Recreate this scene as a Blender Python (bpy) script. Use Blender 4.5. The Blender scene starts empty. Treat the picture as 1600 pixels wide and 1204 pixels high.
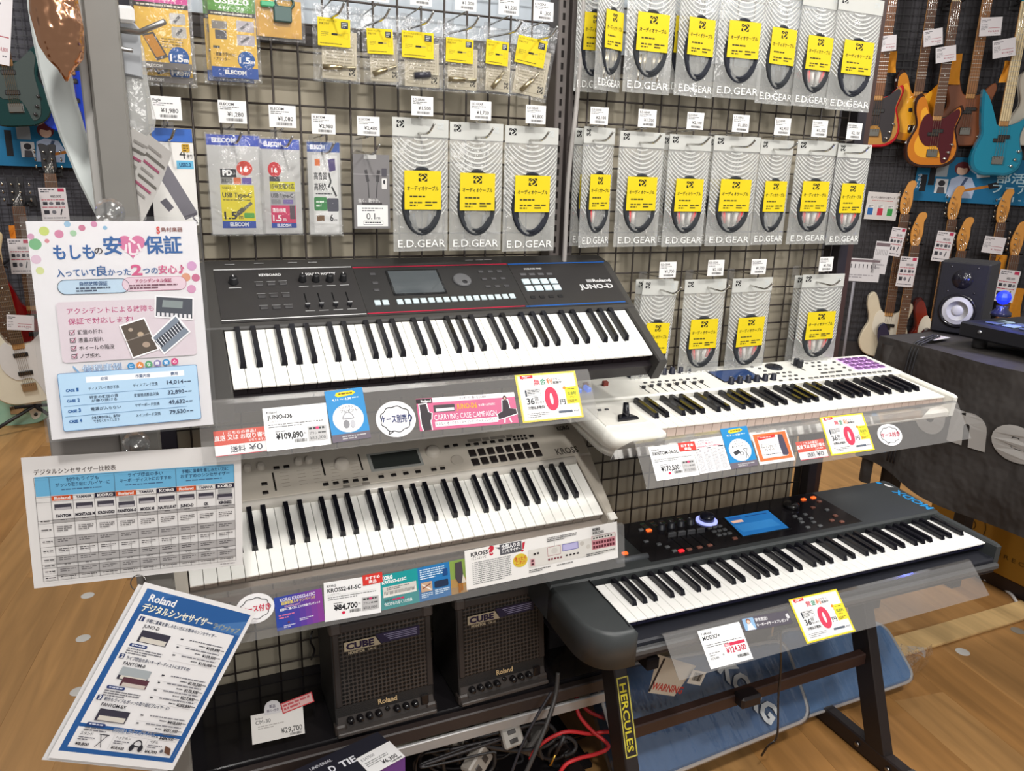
import bpy, math, random
from mathutils import Vector, Matrix
SC = bpy.context.scene
C = SC.collection
rnd = random.Random(7)
# ---------------------------------------------------------------- camera
CAMP = Vector((-0.2093, -1.6639, 1.5045)); YAW, PITCH, ROLL, FPX = 0.41646, 0.26811, 0.02851, 1212.4
cy, sy, cp, sp = math.cos(YAW), math.sin(YAW), math.cos(PITCH), math.sin(PITCH)
FW = Vector((sy*cp, cy*cp, -sp)); r0 = Vector((cy, -sy, 0)); u0 = r0.cross(FW)
RT = math.cos(ROLL)*r0 + math.sin(ROLL)*u0; UP = -math.sin(ROLL)*r0 + math.cos(ROLL)*u0
cam = bpy.data.cameras.new('camera'); cam.sensor_width = 36; cam.lens = FPX/1600*36; cam.clip_start = .02
co = bpy.data.objects.new('camera', cam); C.objects.link(co)
co.matrix_world = Matrix(((RT.x, UP.x, -FW.x, CAMP.x), (RT.y, UP.y, -FW.y, CAMP.y), (RT.z, UP.z, -FW.z, CAMP.z), (0, 0, 0, 1)))
SC.camera = co
SC.view_settings.view_transform = 'Standard'; SC.view_settings.look = 'None'
SC.view_settings.exposure = 0.06; SC.view_settings.gamma = 1
# ---------------------------------------------------------------- world, ceiling lamps and an added fill
wd = bpy.data.worlds.new('shop'); SC.world = wd; wd.use_nodes = True
wd.node_tree.nodes['Background'].inputs[0].default_value = (1.0, .975, .94, 1)
wd.node_tree.nodes['Background'].inputs[1].default_value = .24
def lamp(name, loc, target, size, power, col=(1, .975, .935)):
    l = bpy.data.lights.new(name, 'AREA'); l.shape = 'DISK'; l.size = size; l.energy = power; l.color = col
    o = bpy.data.objects.new(name, l); C.objects.link(o); o.location = loc
    o.rotation_euler = (Vector(target)-Vector(loc)).to_track_quat('-Z', 'Y').to_euler()
    return o
lamp('ceiling_spot_key', (-.3, -2.1, 2.95), (.3, -.3, .9), .16, 33)
lamp('ceiling_spot_right', (1.5, -1.9, 2.95), (1.2, -.3, .8), .25, 28)
lamp('ceiling_panel_front', (.4, -1.0, 3.0), (.4, -1.0, 0), .9, 15)
lamp('fill_panel_behind', (.5, -4.2, 2.7), (.6, 0, .8), 1.6, 62)  # broad fill added behind the camera to brighten the wall under the shelves
lamp('ceiling_panel_back_left', (-1.6, 2.0, 3.0), (-1.4, 3.2, .8), .6, 46)
lamp('ceiling_panel_back_right', (2.6, 2.0, 3.0), (3.2, 3.4, .8), .6, 62)
lamp('ceiling_panel_right', (3.0, -.9, 3.0), (2.4, -.2, 0), .8, 40)
# ---------------------------------------------------------------- pixel rays onto real planes
def ray(u, v): return ((u-800)/FPX)*RT - ((v-602)/FPX)*UP + FW
def PY(u, v, y): d = ray(u, v); return CAMP + d*((y-CAMP.y)/d.y)
def PZ(u, v, z): d = ray(u, v); return CAMP + d*((z-CAMP.z)/d.z)
def PXX(u, v, x): d = ray(u, v); return CAMP + d*((x-CAMP.x)/d.x)
def PP(u, v, p, n): d = ray(u, v); p = Vector(p); n = Vector(n); return CAMP + d*((p-CAMP).dot(n)/d.dot(n))
# ---------------------------------------------------------------- materials
def lin(h):
    if not isinstance(h, str): return h
    h = h.lstrip('#'); o = []
    for i in (0, 2, 4):
        c_ = int(h[i:i+2], 16)/255; o.append(c_/12.92 if c_ <= .04045 else ((c_+.055)/1.055)**2.4)
    return tuple(o)
MAT = {}
def mat(name, rough=.5, metal=0, spec=.5, vary=.06, scale=40, bump=0, bscale=200, coat=0, emit=0, mul=1.0):
    m = bpy.data.materials.new(name); m.use_nodes = True; nt = m.node_tree; N = nt.nodes; b = N['Principled BSDF']
    at = N.new('ShaderNodeAttribute'); at.attribute_name = 'Col'
    tc = N.new('ShaderNodeTexCoord'); nz = N.new('ShaderNodeTexNoise'); nz.inputs['Scale'].default_value = scale
    nz.inputs['Detail'].default_value = 3; nt.links.new(tc.outputs['Object'], nz.inputs['Vector'])
    mr = N.new('ShaderNodeMapRange'); mr.inputs[3].default_value = (1-vary)*mul; mr.inputs[4].default_value = (1+vary)*mul
    nt.links.new(nz.outputs['Fac'], mr.inputs[0])
    mx = N.new('ShaderNodeMix'); mx.data_type = 'RGBA'; mx.blend_type = 'MULTIPLY'; mx.inputs['Factor'].default_value = 1
    nt.links.new(at.outputs['Color'], mx.inputs[6]); nt.links.new(mr.outputs[0], mx.inputs[7])
    nt.links.new(mx.outputs[2], b.inputs['Base Color'])
    b.inputs['Roughness'].default_value = rough; b.inputs['Metallic'].default_value = metal
    b.inputs['Specular IOR Level'].default_value = spec; b.inputs['Coat Weight'].default_value = coat
    if emit:
        nt.links.new(at.outputs['Color'], b.inputs['Emission Color']); b.inputs['Emission Strength'].default_value = emit
    if bump:
        n2 = N.new('ShaderNodeTexNoise'); n2.inputs['Scale'].default_value = bscale; n2.inputs['Detail'].default_value = 2
        nt.links.new(tc.outputs['Object'], n2.inputs['Vector'])
        bp = N.new('ShaderNodeBump'); bp.inputs['Strength'].default_value = bump; bp.inputs['Distance'].default_value = .002 if bscale > 50 else .03
        nt.links.new(n2.outputs['Fac'], bp.inputs['Height']); nt.links.new(bp.outputs[0], b.inputs['Normal'])
    MAT[name] = m; return m
def clearmat(name, haze, tint, gloss_rough, fres, bump=0, bscale=30, base=.025, stretch=(1, 1, 1)):
    m = bpy.data.materials.new(name); m.use_nodes = True; nt = m.node_tree; N = nt.nodes
    for n in list(N): N.remove(n)
    out = N.new('ShaderNodeOutputMaterial'); tr = N.new('ShaderNodeBsdfTransparent'); df = N.new('ShaderNodeBsdfDiffuse')
    gl = N.new('ShaderNodeBsdfGlossy'); m1 = N.new('ShaderNodeMixShader'); m2 = N.new('ShaderNodeMixShader'); lw = N.new('ShaderNodeLayerWeight')
    tr.inputs[0].default_value = (*[min(1, .97) for _ in range(3)], 1); df.inputs[0].default_value = (*lin(tint), 1)
    gl.inputs['Roughness'].default_value = gloss_rough; gl.inputs[0].default_value = (1, 1, 1, 1)
    lw.inputs[0].default_value = fres; m1.inputs[0].default_value = haze
    nt.links.new(tr.outputs[0], m1.inputs[1]); nt.links.new(df.outputs[0], m1.inputs[2])
    mp = N.new('ShaderNodeMath'); mp.operation = 'MULTIPLY_ADD'; mp.inputs[1].default_value = .55; mp.inputs[2].default_value = base
    nt.links.new(lw.outputs['Fresnel'], mp.inputs[0]); nt.links.new(mp.outputs[0], m2.inputs[0])
    nt.links.new(m1.outputs[0], m2.inputs[1]); nt.links.new(gl.outputs[0], m2.inputs[2]); nt.links.new(m2.outputs[0], out.inputs[0])
    if bump:
        tc = N.new('ShaderNodeTexCoord'); nz = N.new('ShaderNodeTexNoise'); nz.inputs['Scale'].default_value = bscale; nz.inputs['Detail'].default_value = 3
        mpg = N.new('ShaderNodeMapping'); mpg.inputs['Scale'].default_value = stretch; mpg.inputs['Rotation'].default_value = (0, 0, .5); nt.links.new(tc.outputs['Object'], mpg.inputs['Vector']); nt.links.new(mpg.outputs[0], nz.inputs['Vector']); bp = N.new('ShaderNodeBump'); bp.inputs['Strength'].default_value = bump
        bp.inputs['Distance'].default_value = .01; nt.links.new(nz.outputs['Fac'], bp.inputs['Height'])
        nt.links.new(bp.outputs[0], gl.inputs['Normal']); nt.links.new(bp.outputs[0], lw.inputs['Normal'])
    MAT[name] = m
mat('paper', .6, vary=.02, spec=.25, mul=.84); mat('card', .35, vary=.02, spec=.35, mul=.86); mat('plastic', .42, vary=.05, bump=.06, bscale=900)
mat('gloss', .12, vary=.03); mat('satin', .5, vary=.05); mat('rough', .8, vary=.1, spec=.2); mat('metal', .32, 1, vary=.08)
mat('chrome', .12, 1, vary=.04); mat('steel', .45, .35, vary=.06); mat('cloth', .7, vary=.16, scale=6, bump=.5, bscale=14, spec=.25)
mat('leather', .6, vary=.12, bump=.5, bscale=500); mat('lit', .4, emit=1.0, vary=.0); mat('glow', .4, emit=4.0, vary=.0)
mat('wood', .5, vary=.35, scale=9); mat('lacquer', .09, vary=.03, coat=.6); mat('foil', .16, 1, vary=.05, bump=.5, bscale=30); mat('wall', .75, vary=.03, scale=3)
mat('screen', .08, vary=.05); mat('film_blue', .5, vary=.1, bump=.12, bscale=24)
clearmat('clear', .13, '#b9b6b4', .06, .16); clearmat('film', .05, '#d8d8d8', .10, .25, .8, 45); clearmat('sleeve', .02, '#e8e8e8', .06, .1)
clearmat('frost', .27, '#dcdcd8', .16, .3, .5, 40); clearmat('wrap', .05, '#d8dce0', .1, .35, .55, 7, .08, (3, 1, 2))
# ---------------------------------------------------------------- mesh kit
TXT = {}
def text_mesh(s, bold=0.0):
    k = (s, bold)
    if k not in TXT:
        cu = bpy.data.curves.new('t', 'FONT'); cu.body = s; cu.size = 1; cu.resolution_u = 5 if len(s) <= 3 and s.isascii() else 2; cu.offset = bold
        o = bpy.data.objects.new('t', cu); me = o.to_mesh()
        vs = [(v.co.x, v.co.y) for v in me.vertices]; fs = [tuple(p.vertices) for p in me.polygons]
        o.to_mesh_clear(); bpy.data.objects.remove(o); bpy.data.curves.remove(cu)
        if not vs: vs = [(0, 0), (.1, 0), (0, .1)]; fs = [(0, 1, 2)]
        xs = [v[0] for v in vs]; ys = [v[1] for v in vs]
        TXT[k] = (vs, fs, min(xs), max(xs), min(ys), max(ys))
    return TXT[k]
I4 = Matrix.Identity(4)
class MB:
    def __init__(s): s.v = []; s.f = []; s.c = []; s.s = []
    def add(s, vs, fs, col, M=None, sm=False):
        b = len(s.v); col = lin(col)
        s.v += [tuple(M @ Vector(p)) for p in vs] if M is not None else [tuple(p) for p in vs]
        for f in fs: s.f.append([i+b for i in f]); s.c.append(col); s.s.append(sm)
        return s
    def box(s, a, b, col, bev=0, M=None):
        x0, y0, z0 = a; x1, y1, z1 = b
        if not bev:
            v = [(x, y, z) for z in (z0, z1) for y in (y0, y1) for x in (x0, x1)]
            return s.add(v, [(0, 2, 3, 1), (4, 5, 7, 6), (0, 1, 5, 4), (2, 6, 7, 3), (0, 4, 6, 2), (1, 3, 7, 5)], col, M)
        e = min(bev, (x1-x0)*.49, (y1-y0)*.49, (z1-z0)*.49); v = []; ix = {}
        for i, x in ((0, x0), (1, x1)):
            for j, y in ((0, y0), (1, y1)):
                for k, z in ((0, z0), (1, z1)):
                    dx, dy, dz = (e if not i else -e), (e if not j else -e), (e if not k else -e)
                    for ax, p in ((0, (x, y+dy, z+dz)), (1, (x+dx, y, z+dz)), (2, (x+dx, y+dy, z))): ix[i, j, k, ax] = len(v); v.append(p)
        g = lambda i, j, k, a: ix[i, j, k, a]; f = []
        for i in (0, 1): q = [g(i, 0, 0, 0), g(i, 1, 0, 0), g(i, 1, 1, 0), g(i, 0, 1, 0)]; f.append(q if i else q[::-1])
        for j in (0, 1): q = [g(0, j, 0, 1), g(0, j, 1, 1), g(1, j, 1, 1), g(1, j, 0, 1)]; f.append(q if j else q[::-1])
        for k in (0, 1): q = [g(0, 0, k, 2), g(1, 0, k, 2), g(1, 1, k, 2), g(0, 1, k, 2)]; f.append(q if k else q[::-1])
        for j in (0, 1):
            for k in (0, 1): q = [g(0, j, k, 1), g(1, j, k, 1), g(1, j, k, 2), g(0, j, k, 2)]; f.append(q if j != k else q[::-1])
        for i in (0, 1):
            for k in (0, 1): q = [g(i, 0, k, 0), g(i, 1, k, 0), g(i, 1, k, 2), g(i, 0, k, 2)]; f.append(q[::-1] if i != k else q)
        for i in (0, 1):
            for j in (0, 1): q = [g(i, j, 0, 0), g(i, j, 1, 0), g(i, j, 1, 1), g(i, j, 0, 1)]; f.append(q if i != j else q[::-1])
        for i in (0, 1):
            for j in (0, 1):
                for k in (0, 1): q = [g(i, j, k, 0), g(i, j, k, 1), g(i, j, k, 2)]; f.append(q if (i+j+k) % 2 else q[::-1])
        return s.add(v, f, col, M)
    def prism(s, poly, z0, z1, col, M=None, bev=0, sm=False):
        n = len(poly); a = sum(poly[i][0]*poly[(i+1) % n][1]-poly[(i+1) % n][0]*poly[i][1] for i in range(n))
        if a < 0: poly = poly[::-1]
        rings = [[(x, y, z0) for x, y in poly]]
        if bev:
            cx = sum(p[0] for p in poly)/n; cyy = sum(p[1] for p in poly)/n
            ins = []
            for i in range(n):
                p0, p1, p2 = Vector(poly[i-1]), Vector(poly[i]), Vector(poly[(i+1) % n])
                d1 = (p1-p0).normalized() if (p1-p0).length > 1e-9 else Vector((1, 0)); d2 = (p2-p1).normalized() if (p2-p1).length > 1e-9 else d1
                nn = Vector((-d1.y-d2.y, d1.x+d2.x)); nn = nn.normalized() if nn.length > 1e-6 else Vector((-d1.y, d1.x))
                k = min(2.0, 1/max(.35, nn.dot(Vector((-d1.y, d1.x))))); q = p1+nn*bev*k; ins.append((q.x, q.y))
            rings += [[(x, y, z1-bev) for x, y in poly], [(x, y, z1) for x, y in ins]]
        else: rings += [[(x, y, z1) for x, y in poly]]
        v = [p for r in rings for p in r]; f = [tuple(range(n))[::-1], tuple(range((len(rings)-1)*n, len(rings)*n))]
        s.add(v, f, col, M, False); b = len(s.v)-len(v)
        for r in range(len(rings)-1):
            for i in range(n):
                j = (i+1) % n; s.f.append([b+r*n+i, b+r*n+j, b+(r+1)*n+j, b+(r+1)*n+i]); s.c.append(lin(col)); s.s.append(sm)
        return s
    def lathe(s, prof, col, n=16, M=None, sm=True):
        v = []; f = []
        for r, z in prof:
            for i in range(n): a = 2*math.pi*i/n; v.append((r*math.cos(a), r*math.sin(a), z))
        for k in range(len(prof)-1):
            for i in range(n): j = (i+1) % n; f.append((k*n+i, k*n+j, (k+1)*n+j, (k+1)*n+i))
        f.append(tuple(range(n))[::-1]); m_ = (len(prof)-1)*n; f.append(tuple(range(m_, m_+n)))
        return s.add(v, f, col, M, sm)
    def tube(s, path, r, col, n=8, sm=True, closed=False, M=None):
        P = [Vector(p) for p in path]; v = []; f = []; m = len(P); prev = None
        for i, p in enumerate(P):
            t = (P[(i+1) % m]-P[i-1]) if closed else (P[min(i+1, m-1)]-P[max(i-1, 0)])
            if t.length < 1e-9: t = Vector((0, 0, 1))
            t.normalize()
            if prev is None: q = t.orthogonal().normalized()
            else: q = prev-t*prev.dot(t); q = q.normalized() if q.length > 1e-6 else t.orthogonal().normalized()
            prev = q; w = t.cross(q); rr = r[i] if isinstance(r, (list, tuple)) else r
            for k in range(n): a = 2*math.pi*k/n; v.append(p+(q*math.cos(a)+w*math.sin(a))*rr)
        for i in range(m if closed else m-1):
            for k in range(n): l = (k+1) % n; j = (i+1) % m; f.append((i*n+k, i*n+l, j*n+l, j*n+k))
        if not closed: f.append(tuple(range(n))[::-1]); f.append(tuple(range((m-1)*n, m*n)))
        return s.add(v, f, col, M, sm)
    def grid(s, pts, col, sm=True, M=None):
        h = len(pts); w = len(pts[0]); v = [p for row in pts for p in row]
        f = [(j*w+i, j*w+i+1, (j+1)*w+i+1, (j+1)*w+i) for j in range(h-1) for i in range(w-1)]
        return s.add(v, f, col, M, sm)
    def text(s, t, x, y, h, col, w=None, bold=0.0, align='l', z=0, M=None, rot=0):
        vs, fs, x0, x1, y0, y1 = text_mesh(t, bold); cjk = any(ord(ch) > 0x2e80 for ch in t)
        k = h/(.86 if cjk else .70); kx = k if w is None else w/max(1e-6, x1-x0); W = kx*(x1-x0)
        ox = x-(0 if align == 'l' else W/2 if align == 'c' else W); c_, s_ = math.cos(rot), math.sin(rot); out = []
        for a, b in vs:
            px, py = ox+(a-x0)*kx-x, (b+(.07 if cjk else 0))*k; out.append((x+px*c_-py*s_, y+px*s_+py*c_, z))
        return s.add(out, fs, col, M)
    def build(s, name, m='plastic', parent=None, M=None):
        me = mesh_of(s, name, m); return put(name, me, parent, M)
def mesh_of(s, name, m='plastic'):
    me = bpy.data.meshes.new(name); me.from_pydata(s.v, [], s.f)
    me.polygons.foreach_set('use_smooth', s.s)
    ca = me.color_attributes.new('Col', 'FLOAT_COLOR', 'CORNER'); arr = []
    for f, c_ in zip(s.f, s.c): arr += [c_[0], c_[1], c_[2], 1.0]*len(f)
    ca.data.foreach_set('color', arr); me.materials.append(MAT[m] if isinstance(m, str) else m); me.update()
    return me
def put(name, me, parent=None, M=None):
    o = bpy.data.objects.new(name, me); C.objects.link(o)
    if parent is not None: o.parent = parent
    if M is not None: o.matrix_basis = M
    return o
def tag(o, label, cat, group=None):
    o['label'] = label; o['category'] = cat
    if group: o['group'] = group
    return o
def struct(o): o['kind'] = 'structure'; return o
def thing(name, label, cat, M=None, group=None):
    o = bpy.data.objects.new(name, None); C.objects.link(o); o.empty_display_size = .02
    if M is not None: o.matrix_basis = M
    return tag(o, label, cat, group)
def frame(o, x, y, z=None):
    x = Vector(x).normalized(); y = Vector(y); y = (y-x*y.dot(x)).normalized(); z = x.cross(y); o = Vector(o)
    return Matrix(((x.x, y.x, z.x, o.x), (x.y, y.y, z.y, o.y), (x.z, y.z, z.z, o.z), (0, 0, 0, 1)))
def T(x, y, z): return Matrix.Translation((x, y, z))
def RX(a): return Matrix.Rotation(math.radians(a), 4, 'X')
def RY(a): return Matrix.Rotation(math.radians(a), 4, 'Y')
def RZ(a): return Matrix.Rotation(math.radians(a), 4, 'Z')
def copy_tree(o, parent=None, M=None):
    c_ = o.copy(); C.objects.link(c_); c_.parent = parent
    if M is not None: c_.matrix_basis = M
    for ch in o.children: copy_tree(ch, c_)
    return c_
def rrect(x0, y0, x1, y1, r, n=4):
    p = []
    for cx, cyy, a0 in ((x1-r, y1-r, 0), (x0+r, y1-r, 90), (x0+r, y0+r, 180), (x1-r, y0+r, 270)):
        for i in range(n+1): a = math.radians(a0+90*i/n); p.append((cx+r*math.cos(a), cyy+r*math.sin(a)))
    return p
def ell(cx, cyy, rx, ry, n=20): return [(cx+rx*math.cos(2*math.pi*i/n), cyy+ry*math.sin(2*math.pi*i/n)) for i in range(n)]
def smooth_path(P, k=6):
    P = [Vector(p) for p in P]; out = []
    for i in range(len(P)-1):
        a, b, c_, d = P[max(i-1, 0)], P[i], P[i+1], P[min(i+2, len(P)-1)]
        for j in range(k):
            t = j/k; out.append(.5*((2*b)+(c_-a)*t+(2*a-5*b+4*c_-d)*t*t+(3*b-a-3*c_+d)*t**3))
    return out+[P[-1]]
# a printed sheet: paper mesh with a child that carries the flat print; drawing space is (x right, y down)
class Sheet:
    def __init__(s, name, TL, TR, BL, space, paper='#f4f2f2', outline=None, th=.0006, m='paper', parent=None, M=None):
        if M is None:
            TL, TR, BL = Vector(TL), Vector(TR), Vector(BL); s.M = frame(TL, TR-TL, TL-BL)
            s.w = (TR-TL).length; s.h = abs((TL-BL).dot(s.M.col[1].to_3d()))
        else: s.M, s.w, s.h = M, TL, TR
        s.kx, s.ky = s.w/space[0], s.h/space[1]; s.sp = space; s.p = MB(); s.z = .00004; s.name = name
        b = MB(); poly = outline or [(0, 0), (space[0], 0), (space[0], space[1]), (0, space[1])]
        b.prism([(x*s.kx, -y*s.ky) for x, y in poly], -th, 0, paper)
        s.o = put(name, mesh_of(b, name, m), parent, s.M)
    def _z(s): s.z += .00003; return s.z
    def poly(s, pts, col):
        z = s._z(); v = [(x*s.kx, -y*s.ky, z) for x, y in pts]; n = len(v)
        a = sum(v[i][0]*v[(i+1) % n][1]-v[(i+1) % n][0]*v[i][1] for i in range(n))
        s.p.add(v, [tuple(range(n)) if a > 0 else tuple(range(n))[::-1]], col); return s
    def rect(s, x0, y0, x1, y1, col): return s.poly([(x0, y0), (x0, y1), (x1, y1), (x1, y0)], col)
    def rr(s, x0, y0, x1, y1, r, col): return s.poly(rrect(x0, y0, x1, y1, r), col)
    def ell(s, cx, cyy, rx, ry, col, n=24): return s.poly(ell(cx, cyy, rx, ry, n), col)
    def line(s, x0, y0, x1, y1, w, col):
        d = math.hypot(x1-x0, y1-y0) or 1; nx, ny = -(y1-y0)/d*w/2, (x1-x0)/d*w/2
        return s.poly([(x0+nx, y0+ny), (x1+nx, y1+ny), (x1-nx, y1-ny), (x0-nx, y0-ny)], col)
    def loop(s, pts, w, col):
        for i in range(len(pts)): a, b = pts[i], pts[(i+1) % len(pts)]; s.line(*a, *b, w, col)
        return s
    def frm(s, x0, y0, x1, y1, w, col): return s.loop([(x0, y0), (x1, y0), (x1, y1), (x0, y1)], w, col)
    def t(s, txt, x, y, h, col, w=None, bold=.012, align='l', rot=0):
        cj = any(ord(ch) > 0x2e80 for ch in txt); ex = 0
        if cj and bold > .012: ex = (bold-.008)*h*1.1; bold = .008
        z = s._z(); q = MB(); q.text(txt, 0, 0, h, col, w, bold, align, 0, None, math.radians(rot))
        for dx, dy in ((0, 0),) if not ex else ((-ex/2, -ex/3), (ex/2, ex/3), (ex/2, -ex/3), (-ex/2, ex/3)):
            s.p.add([(s.kx*(x+a+dx), s.ky*(-y+b+dy), z) for a, b, _ in q.v], q.f, col); z += .000004
        return s
    def fine(s, x, y, w, rows, lh, col, seed=1, fill=.45, last=.6):
        r = random.Random(seed); z = s._z()
        for k in range(rows):
            W = w*(last if k == rows-1 and rows > 1 else 1); a = 0
            while a < W:
                l = min(W-a, lh*(.5+2.2*r.random())); yy = y+k*lh
                s.p.add([((x+a)*s.kx, -(yy+lh*fill)*s.ky, z), ((x+a+l)*s.kx, -(yy+lh*fill)*s.ky, z), ((x+a+l)*s.kx, -yy*s.ky, z), ((x+a)*s.kx, -yy*s.ky, z)], [(0, 1, 2, 3)], col)
                a += l+lh*.3
        return s
    def bars(s, x, y, w, h, col='#222222', seed=3):
        r = random.Random(seed); a = 0; n = w/46
        while a < w: l = n*r.choice((.6, .9, 1.5)); s.rect(x+a, y, x+min(w, a+l), y+h, col); a += l+n*r.choice((.7, 1, 1.5))
        return s
    def done(s, label=None, cat=None, group=None, pname='print'):
        if s.p.v: put(pname, mesh_of(s.p, pname, 'paper'), s.o)
        if label: tag(s.o, label, cat, group)
        return s.o
# ================================================================ the setting
def wood_mat(name, sx, sy, dark):
    m = bpy.data.materials.new(name); m.use_nodes = True; nt = m.node_tree; N = nt.nodes; b = N['Principled BSDF']
    at = N.new('ShaderNodeAttribute'); at.attribute_name = 'Col'; tc = N.new('ShaderNodeTexCoord'); oi = N.new('ShaderNodeObjectInfo')
    mp = N.new('ShaderNodeMapping'); mp.inputs['Scale'].default_value = (sx, sy, 1); nt.links.new(tc.outputs['Object'], mp.inputs['Vector'])
    cb = N.new('ShaderNodeCombineXYZ'); mu = N.new('ShaderNodeMath'); mu.operation = 'MULTIPLY'; mu.inputs[1].default_value = 37
    nt.links.new(oi.outputs['Random'], mu.inputs[0]); nt.links.new(mu.outputs[0], cb.inputs[0]); nt.links.new(mu.outputs[0], cb.inputs[1]); nt.links.new(cb.outputs[0], mp.inputs['Location'])
    nz = N.new('ShaderNodeTexNoise'); nz.inputs['Scale'].default_value = 1; nz.inputs['Detail'].default_value = 6; nz.inputs['Distortion'].default_value = .6
    nt.links.new(mp.outputs[0], nz.inputs['Vector']); rp = N.new('ShaderNodeMapRange'); rp.inputs[1].default_value = .3; rp.inputs[2].default_value = .7; rp.inputs[3].default_value = dark; rp.inputs[4].default_value = 1.18
    nt.links.new(nz.outputs['Fac'], rp.inputs[0])
    r2 = N.new('ShaderNodeMapRange'); r2.inputs[3].default_value = .9; r2.inputs[4].default_value = 1.07; nt.links.new(oi.outputs['Random'], r2.inputs[0])
    m3 = N.new('ShaderNodeMath'); m3.operation = 'MULTIPLY'; nt.links.new(rp.outputs[0], m3.inputs[0]); nt.links.new(r2.outputs[0], m3.inputs[1])
    mx = N.new('ShaderNodeMix'); mx.data_type = 'RGBA'; mx.blend_type = 'MULTIPLY'; mx.inputs['Factor'].default_value = 1
    nt.links.new(at.outputs['Color'], mx.inputs[6]); nt.links.new(m3.outputs[0], mx.inputs[7]); nt.links.new(mx.outputs[2], b.inputs['Base Color'])
    b.inputs['Roughness'].default_value = .42; b.inputs['Specular IOR Level'].default_value = .35; MAT[name] = m
wood_mat('floorwood', 22, 2.0, .8); wood_mat('fretwood', 60, 4, .7)
fl = struct(MB().box((-3.2, -1.4, -.05), (5.2, 6.0, -.006), '#6b4a28').build('floor', 'rough'))
pk = []
for i in range(3): pk.append(mesh_of(MB().box((-.0899, -.5996, -.012), (.0899, .5996, 0), ('#a87c4a', '#a17442', '#ad8250')[i], .0006), 'plank', 'floorwood'))
PD = math.radians(8)
for i in range(-16, 27):
    off = rnd.random()*1.2
    for j in range(-3, 6):
        a, b = i*.18, j*1.2+off; x, y = a*math.cos(PD)+b*math.sin(PD), -a*math.sin(PD)+b*math.cos(PD)
        if not (-2.9 < x < 4.9 and -1.2 < y < 5.2): continue
        u = (Vector((x, y, 0))-CAMP); dz = u.dot(FW)
        if dz < .3: continue
        px, py = 800+FPX*u.dot(RT)/dz, 602-FPX*u.dot(UP)/dz
        if not (-420 < px < 2020 and py < 1750): continue
        put('plank', pk[rnd.randrange(3)], fl, T(x, y, 0) @ RZ(-8))
# beige panel behind the wire grids, dark top rail and pale upper panel
wb = struct(MB().box((-.24, .035, .0), (1.496, .055, 1.735), '#a39a88').box((-.24, .03, 1.735), (1.496, .055, 1.775), '#3a3533').box((-.24, .035, 1.775), (1.496, .055, 2.4), '#aeb6be').build('wall_back', 'wall'))
# wire grids: every wire is a part of its panel
def wire(L, vert):
    b = MB(); p = [(0, 0, 0), (0, 0, L)] if vert else [(0, 0, 0), (L, 0, 0)]
    b.tube(p, .0022, '#3b332e', 6); return mesh_of(b, 'wire', 'satin')
def grid_panel(lbl, xs, zs, x0, x1, z0, z1):
    t = thing('grid_panel', lbl, 'grid panel', T(x0, 0, z0), 'wire grid panels on the display rack')
    mv, mh = wire(z1-z0, True), wire(x1-x0, False)
    for x in xs: put('wire', mv, t, T(x-x0, 0, 0))
    for z in zs: put('wire', mh, t, T(0, .0042, z-z0))
grid_panel('dark wire grid panel behind the small electronics packs and the black synthesizer', [.05*i for i in range(-4, 12)], [1.62+.05*j for j in range(-27, 10)], -.23, .592, .27, 2.09)
grid_panel('dark wire grid panel with the audio cable bags, beside the bass guitars', [.6958+.05*k for k in range(0, 17)], [1.6693+.05*m for m in range(-28, 9)],   .672, 1.50, .27, 2.09)
# slotted uprights
def upright(lbl, x, y, w, d, z1, col, slots=True, face='#1b1716'):
    t = thing('slotted_upright', lbl, 'upright post', T(x, y, 0), 'uprights of the display rack')
    MB().box((-w/2, -d, 0), (w/2, 0, z1), col, .002).build('post', 'satin', t)
    if slots:
        b = MB()
        for k in range(int((z1-1.0)/.025)):
            z = 1.0+k*.025; b.box((-.003, -d-.0006, z), (.003, -d+.001, z+.014), face)
        o = b.build('slots', 'rough', t)
upright('slotted dark steel upright right beside the small adapter bags', .614, .02, .026, .045, 2.3, '#5a5350')
upright('slotted dark steel upright beside the white cable tube', .648, .02, .026, .045, 2.3, '#554e4b')
upright('dark upright post at the end of the rack toward the bass guitars', 1.513, .03, .032, .06, 2.3, '#221d24', False)
upright('narrow brown-black post at the outer end of the rack', 1.545, .05, .026, .07, 2.3, '#3a2723', False)
upright('dark upright post at the rack end with the hanging leaflets', -.262, .05, .07, .07, 2.3, '#231f2c', False)
tag(MB().tube(smooth_path([PY(913, -60, -.045), PY(909, 60, -.045), PY(901, 160, -.045), PY(888, 280, -.045), PY(882, 400, -.045), PY(877, 480, -.04)], 5), .0055, '#a8a39f', 8).build('cable_tube', 'satin'), 'pale grey cable tube running down beside the slotted uprights', 'cable tube')
tag(MB().box((.66, -.03, .965), (1.55, -.003, .99), '#2e2522', .002).build('cross_beam', 'satin'), 'dark steel cross beam under the white synthesizer', 'beam')
# grey front post with the leaflets
t = thing('grey_post', 'grey painted steel post the sign sheets hang from', 'post', T(-.268, -.40, 0))
MB().box((-.021, -.02, 0), (.021, .03, 2.25), '#6e6b66', .003).build('column', 'satin', t)
MB().box((-.034, .0, 0), (-.0215, .03, 2.25), '#a19e9a', .002).build('edge_strip', 'satin', t)
tag(MB().box((-.40, -.375, .90), (-.305, -.345, 1.13), '#8a8581', .002).build('bracket_plate', 'satin'), 'grey steel plate beside the post, between the two big sheets', 'plate')
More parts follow.
